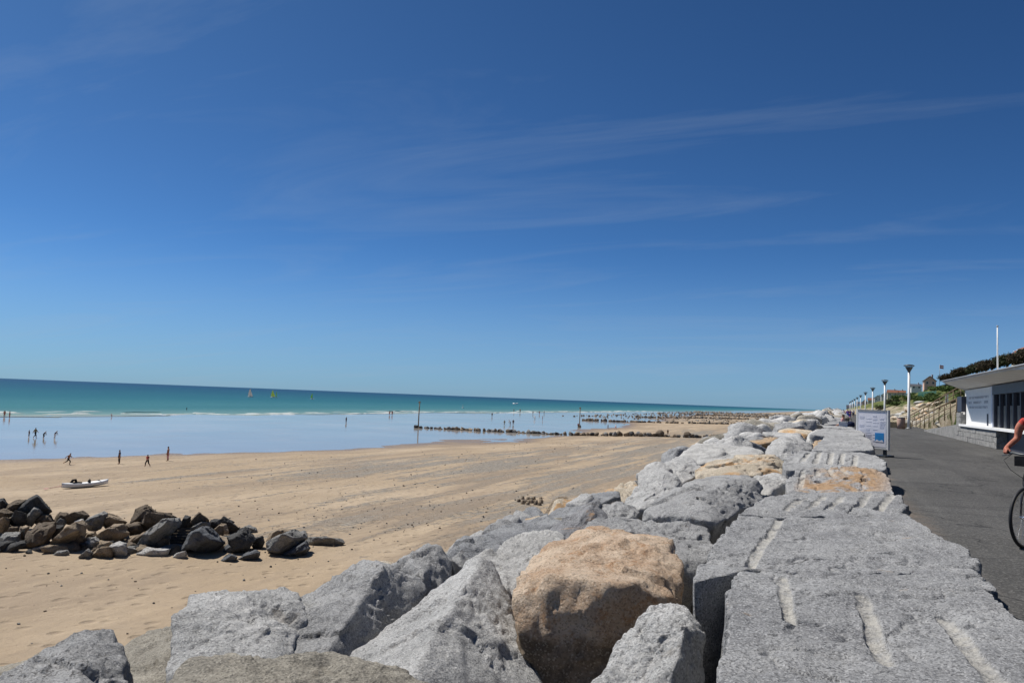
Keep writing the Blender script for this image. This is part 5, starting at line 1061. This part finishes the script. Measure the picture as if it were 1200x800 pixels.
# wind swept pines above the pavilion
def pine(px, py, X, wpx, hpx, seed, lab, mat):
    p = at_x(px, py, X); d = float((p-CAM)@FW); w = wpx*d/FPX; h = hpx*d/FPX; g = random.Random(seed); r = empty('pine_tree', tuple(p))
    MB().tube([(-w*.35, 0, -2.5), (-w*.2, 0, h*.1), (w*.05, .1, h*.45), (w*.3, .1, h*.75)], [.22, .18, .13, .05], 8).build('trunk', BARK, r)
    lim = MB()
    for k in range(6): t = k/5; lim.tube([(-w*.25+w*.5*t, 0, h*(.05+.6*t)), (-w*.15+w*.6*t, g.uniform(-.6, .6), h*(.3+.6*t))], [.08, .03], 6)
    lim.build('limb', BARK, r)
    bl = [(w*(-.42+.85*t)+g.uniform(-.2, .2), g.uniform(-.9, .9), h*(.22+.5*t)+g.uniform(-.25, .25), g.uniform(.1, .17)*w+.25, g.uniform(.7, 1.3), g.uniform(.16, .28)*h) for t in [q/10 for q in range(11)]]
    link('crown', foliage('crown', mat, bl, 4200, .12, seed, 2.2), r); return tag(r, lab, 'tree', 'wind swept trees on the ridge')
for k, a in enumerate([(1118, 449, 26, 26, 14, 'leftmost wind swept tree on the ridge above the pavilion roof'), (1135, 444, 26, 30, 17, 'tree whose long bare branch points up to the right'), (1152, 439, 27, 26, 13, 'low dark tree just left of the mast'), (1172, 436, 26, 34, 18, 'bushy dark tree behind the mast'), (1190, 432, 27, 34, 20, 'dark tree right of the mast'), (1208, 430, 26, 36, 22, 'dark tree cut by the right edge above the roof')]):
    pine(a[0], a[1]-2, a[2], a[3]*1.15, a[4]*1.2, 60+k, a[5], [LB, LB, LD, LB, LD, LB][k])
br = at_x(1128, 441, 25.8); bo = empty('dead_branch', tuple(br)); MB().tube([(-.8, 0, -1), (.3, 0, .3), (1.2, 0, 1.1), (2.0, .1, 1.5), (3.2, .1, 1.9)], [.16, .14, .12, .1, .05], 8).build('limb', BARK, bo)
link('crown', foliage('crown', LB, [(1.2, 0, 1.2, .9, .5, .22), (2.2, 0, 1.65, .9, .5, .2), (3.0, .1, 1.9, .6, .4, .16), (.2, 0, .5, .8, .6, .3)], 900, .12, 99, 1.6), bo); tag(bo, 'wind bent bough sticking out right above the pavilion roof edge', 'tree')

# ------------------------------------------------------------------ cyclist at the right edge
WA = at_z(1202.5, 641.5, .0); HD = math.atan2(-.88, -.47)          # heading towards the camera and the wall
bk = empty('bicycle', (WA[0], WA[1], .0), HD); ST_ = R_(-9)        # bike frame: +x ahead, origin under the front axle
CHR = plain('chrome', (.6, .6, .62), .2, .6, .05, 6, .9); FRM = plain('bike_frame_paint', (.03, .03, .035), .3, .5, .1, 6)
def wheel(name, x):
    w = MB().torus((0, 0, 0), .318, .014, n=48, m=8).build(name, CHR, bk, (x, 0, .34), (0, 0, ST_ if x == 0 else 0))
    MB().torus((0, 0, 0), .338, .019, n=48, m=10).build('tyre', BLACK, w); MB().tube([(0, -.06, 0), (0, .06, 0)], .022, 10).build('hub', CHR, w)
    sp_ = MB()
    for k in range(28): a = 2*math.pi*k/28; s = .03 if k % 2 else -.03; sp_.tube([(.02*math.cos(a+.6), s, .02*math.sin(a+.6)), (.308*math.cos(a), 0, .308*math.sin(a))], .0016, 4, False)
    sp_.build('spokes', CHR, w); MB().torus((0, 0, 0), .345, .012, n=48, m=6) ; return w
wheel('front_wheel', 0); wheel('rear_wheel', -1.06)
fk = MB()
for s in (-1, 1): fk.tube([(0, s*.055, .34), (-.03, s*.055, .55), (-.13, s*.045, .76)], [.011, .014, .016], 8)
fk.tube([(-.13, -.05, .76), (-.13, .05, .76)], .018, 8).tube([(-.13, 0, .76), (-.2, 0, .98), (-.215, 0, 1.03)], .018, 8); fk.build('fork', FRM, bk)
fr = MB(); BB = (-.62, 0, .29); ST0 = (-.8, 0, .82); HT = (-.185, 0, .93); HB = (-.15, 0, .8)
fr.tube([HB, HT], .022, 10).tube([HT, ST0], .018, 10).tube([HB, BB], .021, 10).tube([BB, ST0], .018, 10)
for s in (-1, 1): fr.tube([(-1.06, s*.06, .34), BB], .011, 8).tube([(-1.06, s*.06, .34), ST0], .010, 8)
fr.build('frame', FRM, bk)
MB().tube([ST0, (-.84, 0, .97)], .014, 8).build('seat_post', CHR, bk)
MB().lathe([(0, .0), (.06, .0), (.085, .03), (.07, .055), (0, .06)], n=14).build('saddle', BLACK, bk, (-.86, 0, .955)).scale = (1.5, .85, 1)
hb = MB().tube([(-.215, 0, 1.03), (-.17, 0, 1.06)], .018, 8).tube([(-.30, .31, 1.07), (-.24, .24, 1.075), (-.17, .1, 1.06), (-.17, -.1, 1.06), (-.24, -.24, 1.075), (-.30, -.31, 1.07)], .0125, 10).build('handlebar', DARKM, bk)
for s in (-1, 1):
    MB().tube([(-.24, s*.235, 1.075), (-.31, s*.325, 1.07)], .018, 10).build('grip', BLACK, hb)
    MB().tube([(-.21, s*.2, 1.07), (-.15, s*.23, 1.05), (-.19, s*.31, 1.035)], .007, 6).build('brake_lever', DARKM, hb)
    MB().tube([(-.17, s*.2, 1.06), (-.02, s*.24, .99), (.0, s*.16, .88), (-.07, s*.04, .78)], .0035, 6).build('brake_cable', BLACK, hb)
MB().box((-.17, -.12, .93), (.0, .12, 1.045)).build('bar_bag', CBLK, bk)
ck = MB().torus((0, 0, 0), .09, .006, n=30, m=6).build('chainring', CHR, bk, (-.62, -.07, .29)); MB().tube([(0, 0, 0), (.1, -.02, -.13)], .011, 8).build('crank', CHR, ck); MB().tube([(0, .14, 0), (-.1, .16, .13)], .011, 8).build('crank', CHR, ck)
MB().box((-.05, -.1, -.15), (.05, -.02, -.13)).build('pedal', BLACK, bk, (-.52, -.07, .29)); MB().box((-.05, 0, .12), (.05, .1, .14)).build('pedal', BLACK, bk, (-.72, .1, .29))
tag(bk, 'bicycle with black handlebar bag entering at the right edge', 'bicycle')
# rider: one continuous body; x ahead, y left
V = []; Rr = []; E_ = []; LBL = []
def jv(p, r, par, lb): V.append(p); Rr.append(r); LBL.append(lb); (E_.append((par, len(V)-1)) if par is not None else None); return len(V)-1
pel = jv((-.84, 0, 1.05), (.15, .17), None, 1); wai = jv((-.74, 0, 1.2), (.12, .15), pel, 2); che = jv((-.6, 0, 1.4), (.13, .17), wai, 2); nek = jv((-.5, 0, 1.53), .058, che, 0); hea = jv((-.45, 0, 1.62), .082, nek, 0); crn = jv((-.45, 0, 1.71), .088, hea, 3); jv((-.47, 0, 1.77), .055, crn, 3)
hands = []
for s in (-1, 1):
    sh = jv((-.54, s*.19, 1.44), .068, che, 2); sh = jv((-.52, s*.235, 1.38), .058, sh, 0); el = jv((-.5, s*.25, 1.24), .038, sh, 0); fo = jv((-.41, s*.285, 1.18), .034, el, 0); wr = jv((-.315, s*.315, 1.115), .03, fo, 0); ha = jv((-.275, s*.285, 1.1), (.022, .042), wr, 0)
    for q in range(4):
        o_ = -.03+.02*q; b_ = np.array([-.265+o_*.7, s*(.285-o_*.7)+0, 1.095]); f1 = jv(tuple(b_+(.022, s*.008, .0)), .0095, ha, 0); f2 = jv(tuple(b_+(.034, s*.012, -.024)), .0088, f1, 0); jv(tuple(b_+(.016, s*.0, -.045)), .008, f2, 0)
    t1 = jv((-.25, s*.245, 1.085), .011, ha, 0); t2 = jv((-.235, s*.23, 1.062), .0095, t1, 0); jv((-.24, s*.235, 1.045), .0085, t2, 0)
    hi = jv((-.83, s*.1, 1.0), .1, pel, 1)
    kn = jv((-.42, s*.11, .76) if s < 0 else (-.5, s*.12, .93), .07, hi, 1 if s else 0); an = jv((-.56, s*.12, .26) if s < 0 else (-.78, s*.13, .52), .045, kn, 0); jv((-.4, s*.12, .17) if s < 0 else (-.62, s*.13, .44), .038, an, 4)
me = skin_body(V, E_, Rr, 0, 2); me.materials.clear()
for m_ in (plain('rider_skin', (.38, .14, .09), .6, .3, .25, 30, bump=.0008), CBLK, CRED, HAIR, CWHT): me.materials.append(m_)
A = np.array(V)
for f in me.polygons: f.material_index = LBL[int(np.argmin(((A-np.array(f.center))**2).sum(1)))]
rd = link('person', me, None, tuple(bk.location), (0, 0, HD)); rd.location.z = .0
tag(rd, 'cyclist with a sunburnt bare forearm gripping the handlebar at the right edge', 'person')
hm_ = MB().lathe([(.0, .13), (.06, .12), (.1, .08), (.118, .02), (.12, -.02), (.1, -.03)], n=18).build('helmet', CBLU, rd, (-.455, 0, 1.71)); hm_.scale = (1.2, 1, 1)
for s in (-1, 1): MB().lathe([(0, -.011), (.008, -.008), (.011, 0), (.008, .008), (0, .011)], n=10).build('eye', WHITE, rd, (-.375, s*.032, 1.65))
MB().tube([(-.37, 0, 1.655), (-.345, 0, 1.62), (-.375, 0, 1.61)], [.012, .018, .014], 8).build('nose', bpy.data.materials['rider_skin'], rd)
MB().tube([(-.373, -.028, 1.575), (-.366, 0, 1.572), (-.373, .028, 1.575)], .007, 6).build('mouth', CPNK, rd)
for s in (-1, 1): MB().tube([(-.45, s*.083, 1.6), (-.46, s*.093, 1.64), (-.45, s*.085, 1.67)], [.012, .016, .01], 8).build('ear', bpy.data.materials['rider_skin'], rd)
